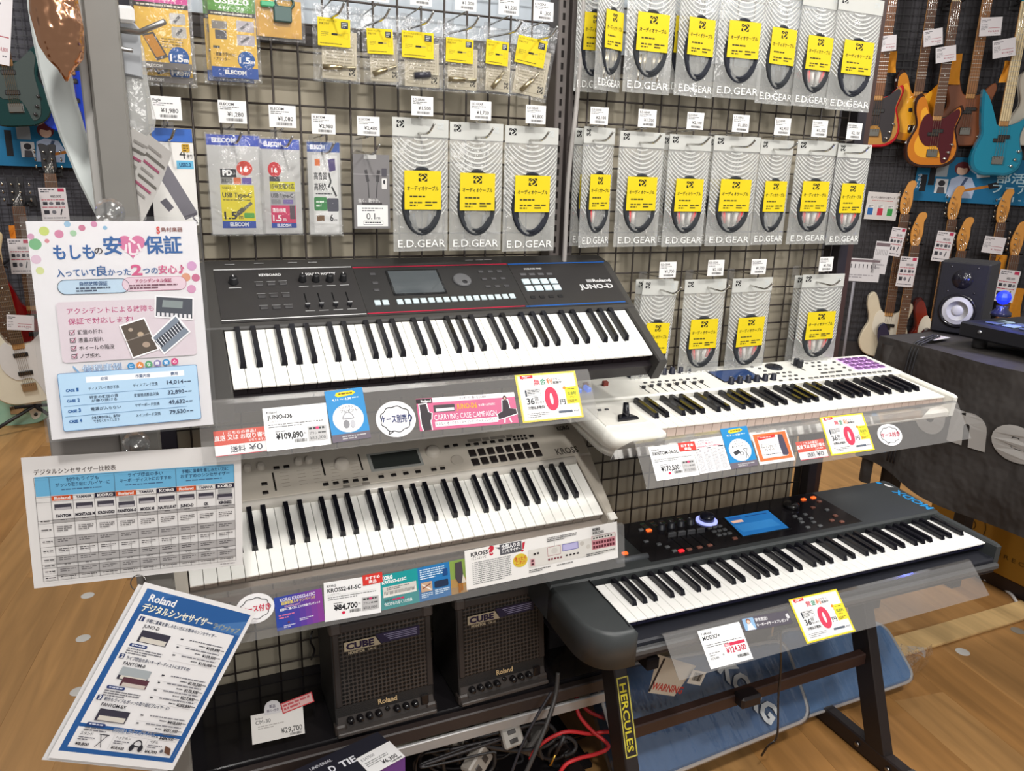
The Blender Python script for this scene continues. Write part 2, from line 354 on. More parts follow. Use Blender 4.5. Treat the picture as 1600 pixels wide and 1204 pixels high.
# amp shelf
t = thing('amp_shelf', 'black low shelf carrying the two monitor amplifiers', 'shelf', T(0, 0, 0))
MB().box((-.30, -.245, .305), (.70, -.006, .33), '#1a181a', .002).build('board', 'gloss', t)
MB().box((-.30, -.268, .288), (.70, -.246, .322), '#2f2624', .003).build('front_lip', 'satin', t)
MB().box((-.30, -.271, .256), (.70, -.262, .283), '#a5a3a2', .002).build('metal_strip', 'steel', t)
MB().box((-.30, -.004, .26), (.70, .03, .329), '#17151a').build('back_rail', 'satin', t)
tag(MB().box((-.24, -.20, .0), (.70, .03, .012), '#191517').build('base_plate', 'rough'), 'dark base plate under the low shelf, strewn with cables', 'base plate')
# ================================================================ keyboards
def kbframe(x, y, z, tilt, yw):
    a = Vector((math.cos(yw), math.sin(yw), 0)); b = Vector((-math.sin(yw)*math.cos(tilt), math.cos(yw)*math.cos(tilt), math.sin(tilt)))
    return frame((x, y, z), a, b)
PIT = .0236
def keys(t, n_white, first, L, skirt, whitecol='#f4f2ec', skirt_h=.020):
    b = MB(); b.box((.0005, 0, -.0045), (.0231, L+.004, 0), whitecol, .0007); b.box((.0007, .003, -skirt_h), (.0229, .02, -.0045), skirt)
    wm = mesh_of(b, 'white_key', 'gloss')
    b = MB(); w0, w1, y0, y1, h = .0062, .0046, L-.094, L+.003, .0115
    v = [(-w0, y0, -.003), (w0, y0, -.003), (w0, y1, -.003), (-w0, y1, -.003), (-w1, y0+.006, h), (w1, y0+.006, h), (w1, y1, h), (-w1, y1, h)]
    b.add(v, [(3, 2, 1, 0), (4, 5, 6, 7), (0, 1, 5, 4), (1, 2, 6, 5), (2, 3, 7, 6), (3, 0, 4, 7)], '#16161c')
    bm = mesh_of(b, 'black_key', 'gloss')
    for i in range(n_white):
        put('white_key', wm, t, T(i*PIT, 0, 0)); nt = (i+first) % 7
        if nt in (0, 1, 3, 4, 5) and i < n_white-1:
            put('black_key', bm, t, T((i+1)*PIT+{0: -.0018, 1: .0018, 3: -.0026, 4: 0, 5: .0026}[nt], 0, 0))
def many(t, name, mesh, pts, z): 
    for x, y in pts: put(name, mesh, t, T(x/1000, y/1000, z))
def row(a, b, n): return [(a[0]+(b[0]-a[0])*i/(n-1), a[1]+(b[1]-a[1])*i/(n-1)) for i in range(n)]
def btn(w, d, h, col, m='plastic', bev=.0008): return mesh_of(MB().box((-w/2, -d/2, -.001), (w/2, d/2, h), col, bev), 'button', m)
def knob(r, h, col, m='plastic', mark='#dddddd', n=14):
    b = MB(); b.lathe([(r*1.12, -.001), (r*1.12, h*.12), (r, h*.2), (r*.88, h*.93), (r*.7, h)], col, n)
    if mark: b.box((-.0006, r*.25, h*.97), (.0006, r*.8, h+.0004), mark)
    return mesh_of(b, 'knob', m)
def slider(L, capc): 
    return mesh_of(MB().box((-.0012, -L/2, -.001), (.0012, L/2, .0004), '#08080a'), 'slider_slot', 'rough'), mesh_of(MB().box((-.0045, -.003, 0), (.0045, .003, .008), capc, .001).box((-.0045, -.0006, .008), (.0045, .0006, .0084), '#cfcfcf'), 'slider_cap', 'plastic')
# ---- JUNO: black synthesizer on the sloped shelf
J = thing('synthesizer', 'black sixty-one key synthesizer with red and blue panel lines, top shelf', 'synthesizer', kbframe(-.1299, -.3176, 1.138, .5612, .0157))
b = MB(); cs = '#3a3836'
b.prism([(-.036, .142), (.876, .142), (.883, .300), (.868, .328), (.855, .334), (-.012, .338), (-.03, .33)], -.050, .0065, cs, None, .003)
b.prism([(-.040, -.03), (-.0015, -.03), (-.0015, .145), (-.036, .145)], -.050, .005, cs, None, .003)
b.prism([(.851, -.026), (.872, -.026), (.8765, .145), (.851, .145)], -.050, .005, cs, None, .003)
b.box((-.036, -.012, -.050), (.872, .14, -.022), '#1c171a')
b.build('case', 'plastic', J)
keys(J, 36, 0, .1376, '#1d1418')
MB().box((-.002, .155, .006), (.265, .308, .0078), '#2d2b2b').box((.2665, .155, .006), (.614, .308, .0078), '#2a2929').box((.616, .155, .006), (.862, .306, .0078), '#2c2a2a').build('panel', 'plastic', J)
p = MB(); z = .0083; q = lambda x0, y0, x1, y1, c_: p.add([(x0/1e3, y0/1e3, z), (x1/1e3, y0/1e3, z), (x1/1e3, y1/1e3, z), (x0/1e3, y1/1e3, z)], [(0, 1, 2, 3)], c_)
q(-2, 304, 264, 306.5, '#d8d8d8'); q(-2, 160, 264, 162.5, '#d8d8d8'); q(266, 301, 614, 304, '#b3203f'); q(266, 160, 606, 163, '#b3203f'); q(617, 300, 866, 303, '#1f63b8'); q(608, 158.5, 856, 161.5, '#1f63b8')
tx = lambda s_, x, y, h, w=None, c_='#e8e8e8', bo=.02: p.text(s_, x/1e3, y/1e3, h/1e3, c_, None if w is None else w/1e3, bo, 'l', z)
tx('KEYBOARD', 79, 283, 7, 42); tx('SOUND MODIFY', 168, 282, 7, 60); tx('PHRASE PAD', 650, 281, 4.5, 44); tx('Roland', 805, 231, 10, 47); tx('JUNO-D', 762, 209, 14, 88, '#cfcfcf', .035)
for k in range(5): q(789, 231+k*2, 803, 232.2+k*2, '#cfcfcf')
for x, y in ((20, 320), (75, 322), (140, 322), (180, 322), (520, 318), (545, 318), (565, 318)): q(x, y, x+18, y+1.6, '#b8b8b8')
for x in (159, 185, 212, 239): q(x-9, 248, x+9, 249.5, '#bbbbbb'); q(x-9, 176, x+9, 177.5, '#bbbbbb')
for yy in (259, 224, 190):
    for x in (76, 99, 121): q(x-8, yy+7, x+8, yy+8.2, '#9a9a9a')
q(20, 250, 42, 251.5, '#bbbbbb')
p.build('panel_lettering', 'paper', J)
many(J, 'volume_knob', knob(.0085, .013, '#17171a'), [(30, 267)], .0078)
many(J, 'button', btn(.0145, .0075, .0022, '#3d3c3d'), [(x, y) for y in (258, 223, 190) for x in (76, 98.5, 121)], .0078)
many(J, 'knob', knob(.0072, .015, '#141417'), [(159, 267), (185, 266), (212, 265), (239, 265)], .0078)
ss, sc_ = slider(.046, '#2c2c30')
for x in (156, 182, 209.5, 237): put('slider_slot', ss, J, T(x/1e3, .205, .0078)); put('slider_cap', sc_, J, T(x/1e3, .190, .0078))
many(J, 'button', btn(.012, .0065, .002, '#454446'), [(303, 280), (302, 252), (300, 230)]+[(x, y) for y in (278, 253, 228) for x in (543, 565, 587)], .0078)
MB().box((.331, .211, .0075), (.447, .291, .0092), '#1d1e20', .001).box((.336, .2155, .0092), (.442, .2865, .0094), '#4b5053').build('display', 'screen', J)
MB().lathe([(.0205, -.001), (.0205, .002), (.019, .0045), (.016, .005)], '#5a5a5c', 24).build('value_dial', 'satin', J, T(.491, .251, .0078))
MB().lathe([(.006, 0), (.005, .0006)], '#2a2a2c', 12).build('dial_dimple', 'gloss', J, T(.494, .242, .0128))
many(J, 'lit_button', btn(.0125, .0145, .0022, '#c9d9de', 'card'), [(293, 191), (309.5, 191)]+row((339, 191), (588, 194), 16), .0078)
many(J, 'pad', btn(.0185, .017, .003, '#cfdfe6', 'card', .0012), row((638, 239), (705, 238), 4)+row((638, 216), (705, 216), 4), .0078)
many(J, 'button', btn(.0145, .0065, .0022, '#5a595b'), row((640, 264), (705, 263), 4), .0078)
many(J, 'button', btn(.012, .0075, .002, '#1a1a1c'), row((635, 188), (702, 188), 4), .0078)
# ---- KROSS: silver synthesizer below
K = thing('synthesizer', 'silver-grey sixty-one key synthesizer with sixteen black pads, middle shelf', 'synthesizer', kbframe(-.2256, -.3163, .7817, .5186, .0181))
b = MB(); cs = '#b5ada1'
b.prism([(-.052, .162), (.893, .162), (.896, .262), (.889, .276), (-.04, .276), (-.052, .265)], -.055, .0085, cs, None, .004)
b.prism([(-.052, -.022), (-.002, -.022), (-.002, .165), (-.052, .165)], -.055, .006, cs, None, .004)
b.prism([(.852, -.02), (.868, -.022), (.873, .0), (.893, .165), (.852, .165)], -.055, .006, cs, None, .004)
b.box((-.04, -.014, -.055), (.862, .15, -.026), '#8d837a', .002)
b.build('case', 'plastic', K)
keys(K, 36, 0, .1446, '#90867d')
MB().tube([(-.01, .155, .002), (.846, .155, .002)], .0105, '#d4cec5', 12).build('panel_roll', 'gloss', K)
MB().box((.853, -.024, .0045), (.873, -.004, .0085), '#dcd8d0', .002).build('corner_cap', 'plastic', K)
p = MB(); z = .0089
tx('KORG', 838, 244, 12, 33, '#4a4540', .05); tx('KROSS', 806, 172, 18, 58, '#57514b', .02)
q(607, 241, 640, 250, '#8b847b'); q(643, 241, 660, 250, '#8b847b'); q(663, 241, 700, 250, '#8b847b'); q(703, 241, 719, 250, '#8b847b')
q(306, 163, 320, 169, '#8b847b'); q(346, 164, 362, 170, '#8b847b')
for k in range(5):
    for x in (188, 222, 252, 290, 372-40): q(x, 222-k*9, x+16, 223-k*9, '#9c948a')
for x0, y0, y1 in ((174.5, 179, 226), (276, 201, 247), (355, 202, 247)): q(x0-1.8, y0, x0+1.8, y1, '#17120f')
for x in (389, 416, 443, 470, 506, 526, 273, 293, 314, 334, 355): q(x-7, 185, x+7, 186.2, '#8f877d')
p.build('panel_lettering', 'paper', K)
bt = btn(.0115, .0075, .0022, '#15100f')
many(K, 'button', bt, [(184, 237), (204, 237), (155, 200), (154, 178), (554, 237), (575, 238), (506, 178), (526, 178), (765, 237)]+row((273, 178), (355, 177), 5)+row((389, 178), (470, 178), 4)+row((604, 234), (706, 235), 6), .0085)
many(K, 'pad', btn(.0165, .0195, .003, '#1a1312', 'plastic', .001), row((606, 209), (763, 208), 8)+row((605, 183), (761, 184), 8), .0085)
many(K, 'button', btn(.0055, .0055, .0018, '#15100f', 'plastic', .0004), row((722, 241), (749, 241), 4)+row((721, 232), (749, 232), 4), .0085)
many(K, 'knob', knob(.0078, .012, '#b9b1a6', 'plastic', None), [(154, 243), (229, 244), (250, 244), (128, 243)], .0085)
many(K, 'value_dial', knob(.0155, .010, '#b5ada2', 'plastic', None, 22), [(316, 224), (518, 226)], .0085)
MB().lathe([(.0145, -.001), (.0145, .0015), (.0125, .002)], '#aaa297', 22).build('jog_ring', 'plastic', K, T(.565, .195, .0085))
MB().box((.372, .194, .008), (.489, .244, .0095), '#8f908c', .001).box((.379, .2, .0095), (.483, .2385, .0098), '#2f3230').build('display', 'screen', K)
# ---- FANTOM: white synthesizer on the right
F = thing('synthesizer', 'white sixty-one key synthesizer with purple lit pads and blue screen', 'synthesizer', kbframe(.7245, -.3413, .9842, .107, -.0277))
b = MB(); cs = '#e4e2da'
def chk(x, y, r=.03): return [(p_.x, p_.y) for p_ in smooth_path([(x, .15, 0), (x, y+r*1.6, 0), (x+r*.1, y+r*.8, 0), (x+r*.4, y+r*.25, 0), (x+r, y, 0), (x+r*2, y, 0), (-.002, y, 0)], 3)]+[(-.002, .15)]
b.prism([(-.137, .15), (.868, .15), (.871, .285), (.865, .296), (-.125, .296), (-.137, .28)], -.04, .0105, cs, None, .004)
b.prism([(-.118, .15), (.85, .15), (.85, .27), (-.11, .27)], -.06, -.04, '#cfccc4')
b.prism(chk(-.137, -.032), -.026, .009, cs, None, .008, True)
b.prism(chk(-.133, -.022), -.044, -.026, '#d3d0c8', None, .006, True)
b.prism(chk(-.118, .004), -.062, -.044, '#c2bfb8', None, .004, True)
b.prism([(.8505, -.024), (.864, -.024), (.870, -.01), (.869, .155), (.8505, .155)], -.045, .009, cs, None, .004)
b.box((-.01, -.020, -.052), (.866, .15, -.029), '#e0dcd4', .006)
b.build('case', 'plastic', F)
keys(F, 36, 0, .1371, '#bfaca2', '#f2efe8', .026)
p = MB(); z = .0112
for k in range(16): q(548+k*17.9, 153, 560+k*17.9, 154.2, '#8a8a88')
tx('Roland', -120, 268, 10, 55, '#55555a', .02)
p.build('panel_lettering', 'paper', F)
MB().prism([(-.124, .012), (-.02, .012), (-.014, .11), (-.120, .11)], .0088, .0105, '#d9d6ce', None, .001).build('lever_plate', 'plastic', F)
b = MB(); b.prism([(-.026, -.012), (.026, -.010), (.014, .012), (-.014, .012)], 0, .008, '#15151a', None, .003); b.tube([(0, 0, .004), (.002, .008, .02), (.004, .014, .032)], [.009, .007, .006], '#15151a', 10)
b.build('pitch_lever', 'gloss', F, T(-.062, .038, .0102))
db = btn(.0085, .006, .0022, '#3a3a3c', 'plastic', .0006)
many(F, 'button', db, [(-98, 92), (-80, 92)]+row((96, 222), (239, 222), 8)+[(464, 253), (465, 233), (462, 209), (459, 163)]+[(x, y) for y in (211, 187, 163) for x in (490, 509, 528)]+[(x, y) for y in (263, 238, 212) for x in (630, 651, 673)]+[(719, 255), (717, 234), (715, 212), (713, 190), (440+10, 268)], .0108)
many(F, 'button', btn(.0115, .0055, .0022, '#48484a', 'plastic', .0006), row((555, 162), (826, 162), 16), .0108)
many(F, 'button', btn(.020, .0055, .0022, '#2c2c2e', 'plastic', .0006), row((622, 187), (674, 188), 3), .0108)
kb_ = knob(.0075, .0165, '#1a1d2c', 'plastic', '#e0e0e0')
many(F, 'knob', kb_, row((79, 268), (251, 270), 8)+row((313, 174), (444, 175), 6), .0108)
ss, sc_ = slider(.050, '#1d1d22')
for i, (x, y) in enumerate(row((72, 192), (240, 197), 8)): put('slider_slot', ss, F, T(x/1e3, .185, .0106)); put('slider_cap', sc_, F, T(x/1e3, .19+.004*(i % 3), .0106))
MB().box((.30, .183, .0095), (.424, .262, .0114), '#18181c', .001).box((.305, .188, .0114), (.419, .2575, .0116), '#2a416f').build('display', 'screen', F)
MB().lathe([(.0235, -.001), (.0235, .0025), (.021, .0045), (.005, .0045)], '#22242c', 26).build('value_dial', 'gloss', F, T(.511, .254, .0106))
b = MB(); b.box((-.002, -.028, -.001), (.002, .028, .0005), '#0a0a0c'); b.box((-.008, -.010, 0), (.008, -.002, .022), '#14161f', .002); b.box((-.008, .006, 0), (.008, .014, .022), '#14161f', .002); b.build('fader', 'plastic', F, T(.583, .243, .0108))
MB().prism([(.732, .186), (.844, .186), (.846, .280), (.742, .280)], .0098, .0112, '#c99bd6', None, .001).build('pad_field', 'lit', F)
pd = btn(.0185, .0145, .003, '#6d4578', 'plastic', .001)
for j in range(4): many(F, 'pad', pd, row((752+j*1.5, 198+j*22.5), (832+j*1, 198+j*22.5), 4), .0112)
# wheels with blue and red lights
many(F, 'wheel_light', mesh_of(MB().prism([(-.006, -.012), (.006, -.008), (.004, .014), (-.004, .014)], 0, .010, '#2c63c8', None, .002), 'wheel_light', 'lit'), [(-96, 205), (-70, 207)], .0105)
many(F, 'wheel_cap', btn(.013, .010, .011, '#8a3a2e'), [(-94, 224), (-66, 226), (-12, 228)], .0105)
# ---- MODX: dark seventy-six key synthesizer on the stand
X = thing('synthesizer', 'charcoal seventy-six key synthesizer with blue touch screen, on the floor stand', 'synthesizer', kbframe(.5925, -.4746, .62, .0364, -.0143))
b = MB(); cs = '#3a3d3e'
b.prism([(-.105, .155), (1.082, .155), (1.108, .35), (1.100, .366), (-.085, .366), (-.105, .35)], -.075, .012, cs, None, .005)
b.prism([(p_.x, p_.y) for p_ in smooth_path([(-.105, .16, 0), (-.105, .06, 0), (-.102, .02, 0), (-.090, -.012, 0), (-.068, -.034, 0), (-.04, -.043, 0), (-.0025, -.044, 0)], 3)]+[(-.0025, .16)], -.075, .010, cs, None, .007, True)
b.prism([(1.0635, -.03), (1.078, -.032), (1.084, -.015), (1.087, .16), (1.0635, .16)], -.06, .006, cs, None, .004)
b.box((-.02, -.03, -.075), (1.078, .16, -.03), '#23242b', .004); b.box((-.02, -.044, -.055), (1.07, -.03, -.040), '#4b4b4c', .003)
b.build('case', 'plastic', X)
MB().tube([(-.012, .15, .0126), (-.012, .05, .0106), (-.012, .0, .0106), (-.014, -.03, .0106)], .0012, '#15161a', 6).build('seam', 'rough', X)
keys(X, 45, 2, .1386, '#15152a', '#f4f2ee', .014)
p = MB(); z = .0126
b2 = MB(); b2.text('MODX', 0, 0, .026, '#2f9be0', .125, .03, 'l', 0); M_ = T(1.082, .172, z) @ RZ(90); p.add([tuple(M_ @ Vector(v)) for v in b2.v], b2.f, '#2f9be0')
p.add([(1.075, .318, z), (1.088, .314, z), (1.08, .342, z), (1.07, .335, z)], [(0, 1, 2, 3)], '#e4e4e4'); p.add([(1.06, .345, z), (1.075, .345, z), (1.072, .36, z), (1.06, .358, z)], [(0, 1, 2, 3)], '#2f9be0')
for i in range(5):
    for j in range(5): q(240+i*28, 322+j*6, 254+i*28, 323.3+j*6, ('#7a7a7a', '#5d8a5d', '#8a6a50')[(i+j) % 3])
p.build('panel_lettering', 'paper', X)
MB().box((.165, .175, .0115), (.82, .36, .0122), '#1d1b1e').build('panel', 'gloss', X)
MB().prism([(.447, .202), (.606, .202), (.624, .312), (.470, .312)], .0118, .0136, '#16181c', None, .001).build('display_bezel', 'gloss', X)
b = MB(); b.prism([(.455, .207), (.600, .207), (.616, .307), (.474, .307)], .0136, .0139, '#1c5c94'); zz = .0141
for x0, y0, x1, y1, c_ in ((.48, .29, .515, .3, '#1d4a86'), (.53, .292, .60, .296, '#16386a'), (.475, .272, .51, .284, '#c9a08a'), (.47, .225, .59, .262, '#2a6aa0')): b.add([(x0, y0, zz), (x1, y0, zz), (x1, y1, zz), (x0, y1, zz)], [(0, 1, 2, 3)], c_)
b.build('touch_screen', 'lit', X)
MB().lathe([(.028, -.001), (.028, .004), (.021, .005)], '#aab2ff', 26).build('knob_ring', 'lit', X, T(.417, .307, .0122))
MB().lathe([(.020, 0), (.018, .016), (.012, .0175)], '#1b1d2c', 24).build('super_knob', 'gloss', X, T(.417, .307, .0165))
many(X, 'knob', knob(.0095, .014, '#1e2027'), row((279, 308), (367, 309), 4), .0122)
many(X, 'slider_slot', mesh_of(MB().box((-.0015, -.038, -.001), (.0015, .038, .0004), '#050506'), 'slider_slot', 'rough'), row((275, 232), (358, 230), 4), .0122)
many(X, 'slider_cap', mesh_of(MB().prism([(-.012, -.004), (.012, -.004), (.010, .004), (-.010, .004)], 0, .012, '#4a4b4e', None, .002), 'slider_cap', 'plastic'), row((281, 266), (364, 262), 4), .0122)
gb = btn(.012, .008, .0035, '#6b6d6f')
many(X, 'button', gb, [(225, 318), (228, 240), (240, 222), (246, 200), (205, 262), (663, 255), (656, 222), (651, 194), (698, 255), (687, 212), (688, 190), (697, 232), (777, 258), (665, 238)]+[(x, y) for y in (272, 252, 232) for x in (400, 416, 432)], .0122)
many(X, 'button', btn(.013, .0085, .0035, '#8a5a4c'), row((285, 195), (345, 196), 3)+[(750, 282), (772, 223), (742, 205), (795, 306), (762, 190), (428, 205)], .0122)
many(X, 'orange_button', btn(.014, .009, .004, '#ff6a2a', 'lit'), [(243, 309), (761, 330), (797, 331)], .0122)
many(X, 'orange_button', btn(.014, .009, .004, '#ff6a2a', 'lit'), [(125, 227)], .0125)
many(X, 'red_button', btn(.014, .009, .004, '#e0202a', 'lit'), [(262, 195)], .0122)
MB().lathe([(.021, -.001), (.021, .010), (.016, .013)], '#1c1a1b', 22).build('value_dial', 'gloss', X, T(.694, .304, .0122))
b = MB(); b.tube([(-.03, 0, 0), (.055, 0, .0)], .008, '#55585c', 12); b.build('wheel', 'plastic', X, T(.115, .20, .0135))
# ---- clear price rails, one bent sheet each
def rail(lbl, x0, x1, prof, skew=0):
    b = MB(); th = .0015; pts = [Vector((0, y, z)) for y, z in prof]; v = []
    for x in (x0, x1):
        for i, p_ in enumerate(pts):
            d = (pts[min(i+1, len(pts)-1)]-pts[max(i-1, 0)]).normalized(); n_ = Vector((0, -d.z, d.y)); v += [(x, p_.y, p_.z), (x, p_.y-n_.y*th, p_.z-n_.z*th)]
    m = len(pts)*2; f = []
    for i in range(len(pts)-1):
        a = 2*i; f += [(a, a+2, m+a+2, m+a), (a+1, m+a+1, m+a+3, a+3), (a, a+1, a+3, a+2), (m+a, m+a+2, m+a+3, m+a+1)]
    f += [(0, m, m+1, 1), (m-2, m-1, 2*m-1, 2*m-2)]
    return tag(b.add(v, f, '#ffffff').build('price_rail', 'clear'), lbl, 'price rail', 'clear plastic price rails')
rail('clear plastic price rail below the black synthesizer', -.19, .50, [(-.335, 1.118), (-.352, 1.128), (-.413, 1.147), (-.419, 1.141), (-.464, 1.063)])
rail('clear plastic price rail below the silver-grey synthesizer', -.24, .612, [(-.332, .757), (-.396, .803), (-.4035, .802), (-.418, .714)])
rail('clear plastic price rail below the white synthesizer', .575, 1.462, [(-.395, .948), (-.412, .975), (-.472, 1.013), (-.479, 1.010), (-.529, .937)])
rail('clear plastic price rail below the charcoal synthesizer', .655, 1.572, [(-.47, .572), (-.508, .596), (-.514, .595), (-.577, .533)])
# ================================================================ printed sheets and cards
RJ = (Vector((-.048, -.4417, 1.1004)), Vector((0, -.866, .5))); RK = (Vector((.0428, -.4106, .7567)), Vector((0, -.988, .152)))
RF = (Vector((.6527, -.502, .9758)), Vector((0, -.824, .567))); RM = (Vector((.791, -.546, .563)), Vector((0, -.699, .716)))
def card(rl, TL, TR, BL, space, name='card', paper='#f4f2f2', outline=None, lift=1, m='card'):
    p_, n_ = rl; o_ = n_*(.0012+.0009*lift)
    return Sheet(name, PP(*TL, p_+o_, n_), PP(*TR, p_+o_, n_), PP(*BL, p_+o_, n_), space, paper, outline, .0004, m)
BK = '#26262a'
def zero_card(rl, TL, TR, BL, lbl):
    s = card(rl, TL, TR, BL, (472, 380), 'finance_card', '#f1d62e')
    s.rect(14, 12, 458, 368, '#f6f4f4').loop([(17, 15), (455, 15), (455, 365), (17, 365)], 3, '#e8cf3a')
    s.poly([(36, 8), (132, 8), (132, 34), (60, 36), (48, 46), (50, 36), (36, 36)], '#d8343c').fine(52, 14, 66, 2, 11, '#ffffff', 2)
    for ch, x, c_ in (('無', 134, '#cf4a5a'), ('金', 182, '#2f8f6a'), ('利', 230, '#e07840')): s.t(ch, x, 92, 44, c_, 44, .035)
    s.t('プラン', 278, 66, 20, BK, 62).t('実施中', 278, 92, 20, BK, 70, .03)
    s.rect(54, 126, 66, 178, '#333a48').frm(70, 122, 170, 178, 2, '#777777').fine(74, 128, 90, 4, 12, '#555555', 5)
    s.t('36', 56, 240, 48, BK, 58, .02).t('回', 120, 214, 26, BK, 26).t('払いまで', 120, 240, 18, BK, 66).t('分割払手数料', 58, 282, 24, BK, 126, .025)
    s.t('0', 196, 290, 164, '#d8405c', 104, .055).t('円', 308, 262, 40, BK, 42, .02)
    s.rect(362, 126, 458, 262, '#f3dc3a').ell(360, 132, 12, 12, '#e8912c').fine(380, 140, 60, 1, 12, '#6a6a20', 6).t('低金利', 376, 192, 24, '#3f7a3a', 68, .03).t('プラン', 388, 218, 15, BK, 40)
    s.rect(374, 232, 380, 256, '#c2402c').fine(384, 234, 62, 2, 12, '#4a4420', 3).fine(44, 312, 170, 3, 14, '#8a8a8a', 9, .35).rect(284, 312, 392, 330, '#5b6472').t('APLUS', 400, 328, 13, '#5b6472', 42)
    return s.done(lbl, 'card', 'zero-interest finance cards')
def price_card(rl, TL, TR, BL, maker, model, price, lbl, sub='シンセサイザー', plan=True, dot=False, sale=None, sticker=False):
    s = card(rl, TL, TR, BL, (490, 340), 'price_card', '#f5f4f4', lift=1.6)
    s.t(maker, 26, 46, 20, BK, None, .02).t(model, 28, 92, 34, BK, {7: 190, 12: 290}.get(len(model)), .03).line(28, 122, 450, 122, 1.5, '#9a9a9a')
    if sub: s.t(sub, 30, 118, 14, '#666666')
    s.fine(30, 134, 420, 2, 18, '#777777', 4, .4)
    if sale:
        s.rect(232, 158, 470, 186, '#d43052').t('SALE', 240, 182, 18, '#ffffff').t(price, 232, 246, 50, '#c02848', 230, .03).fine(40, 208, 120, 2, 20, '#888888', 3, .4).t(sale, 40, 268, 20, BK, 90).t('→', 170, 256, 26, BK).bars(330, 276, 130, 26)
    else:
        s.t(price, 78, 256, 48, BK, 206, .035).fine(78, 190, 80, 1, 14, '#777777', 2).t('税込', 290, 232, 14, BK, 20).bars(212, 266, 96, 28, '#444444')
        if plan: s.rect(322, 178, 470, 296, '#c4c2c2').fine(332, 188, 128, 1, 24, '#444444', 8, .7).ell(398, 196, 14, 12, '#d84a78').t('プラン', 332, 246, 22, '#555555', 60, .01).fine(400, 228, 60, 1, 20, '#666666', 8, .6).t('¥13,000', 332, 286, 24, '#666666', 122, .01)
    if dot: s.ell(160, 282, 14, 13, '#d8204a')
    o = s.done(lbl, 'price card', 'synthesizer price cards')
    return o
def sticker(rl, TL, TR, BL, lbl):
    s = card(rl, TL, TR, BL, (155, 85), 'sticker', '#d93b33', lift=3); s.t('おすすめ', 22, 44, 26, '#ffffff', 112, .04).t('商品', 46, 76, 26, '#ffffff', 60, .04); return s.done(lbl, 'sticker')
def direct_card(rl, TL, TR, BL, left, lbl):
    s = card(rl, TL, TR, BL, (400, 210), 'delivery_card', '#f3f1f1', lift=.6); s.rect(0, 0, 400, 122, '#de4a33')
    s.t('！こちらの商品！', 70, 38, 26, '#ffffff', 240).t('直送 又は お取り寄せ', 2, 84, 40, '#ffffff', 392, .03).t('となります。', 250, 112, 20, '#ffffff', 120)
    s.t('送料', 110, 188, 50, '#2c2c40', 110, .01).t('¥0', 246, 188, 52, '#2c2c40', 100, .0).rect(0, 204, 400, 210, '#d83a4a'); return s.done(lbl, 'card', 'direct delivery cards')
def bubble_pts(n=9, w=300, h=260, k=.26):
    out = []
    for i in range(n*5):
        a = 2*math.pi*i/(n*5); r = 1-k*(.5-.5*abs(math.cos(a*n/2))); out.append((w/2+w*.40*r*math.cos(a), h/2+h*.36*r*math.sin(a)))
    return out
def bubble(rl, TL, TR, BL, txt, col, lbl):
    s = card(rl, TL, TR, BL, (300, 260), 'speech_bubble_card', '#f4f2f3', [(x, y) for x, y in ell(150, 130, 150, 128, 28)], lift=1.4)
    s.loop(bubble_pts(), 6, BK).line(92, 208, 84, 236, 6, BK).line(84, 236, 120, 218, 6, BK); s.t(txt, 38, 156, 54, col, 226, .03); return s.done(lbl, 'card')
# -- cards below the black synthesizer
direct_card(RJ, (333, 674), (418, 665), (336, 714), '', 'red and white direct delivery card below the black synthesizer, half hidden')
price_card(RJ, (409.6, 638.4), (509, 629), (414.4, 705.6), 'Roland', 'JUNO-D6', '¥109,890', 'white price card reading ¥109,890 below the black synthesizer')
def gift_card(rl, TL, TR, BL, art, lbl):
    s = card(rl, TL, TR, BL, (300, 430), 'gift_card', '#1f86c4', lift=2.2)
    s.rect(0, 368, 300, 430, '#6d6470').fine(80, 388, 190, 2, 18, '#cccccc', 4, .4); s.poly([(75, 44), (90, 22), (215, 16), (240, 36), (215, 52), (95, 62)], '#efd52c').fine(104, 30, 110, 1, 18, '#7a5a10', 3, .7)
    s.t('4.11 ～ 4.30', 48, 92, 22, '#ffffff', 150, .03).fine(206, 74, 50, 1, 16, '#cfe6f6', 5).ell(150, 244, 122, 118, '#f4f4f6')
    if art == 'headphones':
        s.t('ヘッドホン', 84, 164, 26, BK, 120, .02).t('プレゼント！', 96, 196, 26, BK, 150, .02).loop([(150+44*math.cos(a/10), 262-66*math.sin(a/10)) for a in range(2, 30)], 9, '#a8a8ac').ell(128, 292, 24, 34, '#8d8d92').ell(178, 296, 20, 32, '#c2c2c8')
    else:
        s.t('今だけ', 110, 160, 16, BK).t('ヘッドホン＋スタンド', 60, 186, 20, BK, 180, .02).t('選べるプレゼント', 70, 214, 20, BK, 160, .02).poly([(64, 262), (128, 238), (146, 270), (84, 300)], '#3a3c42').loop(ell(156, 284, 20, 16, 12), 6, '#3a3c42').line(190, 240, 226, 340, 5, '#5a5c62').line(226, 240, 192, 340, 5, '#5a5c62').line(180, 240, 240, 236, 5, '#5a5c62')
    return s.done(lbl, 'card')
gift_card(RJ, (506.6, 611.6), (565.6, 604.4), (513.6, 693), 'headphones', 'blue gift card with headphones in a white circle')
bubble(RJ, (584, 628), (646, 624), (587, 686), 'ケース別売り', '#23306a', 'white speech bubble card with dark blue lettering below the black synthesizer')
s = card(RJ, (649.6, 623), (803, 612.4), (650.4, 674), (770, 255), 'campaign_card', '#d94a86', lift=1)
s.rect(122, 0, 770, 38, '#f6f2f4').rect(0, 4, 118, 40, '#2a2226').t('Roland', 34, 32, 20, '#ffffff', 76, .02).t('キーボード、弾くならJUNO!', 330, 30, 22, '#4a3a44', 210, .02)
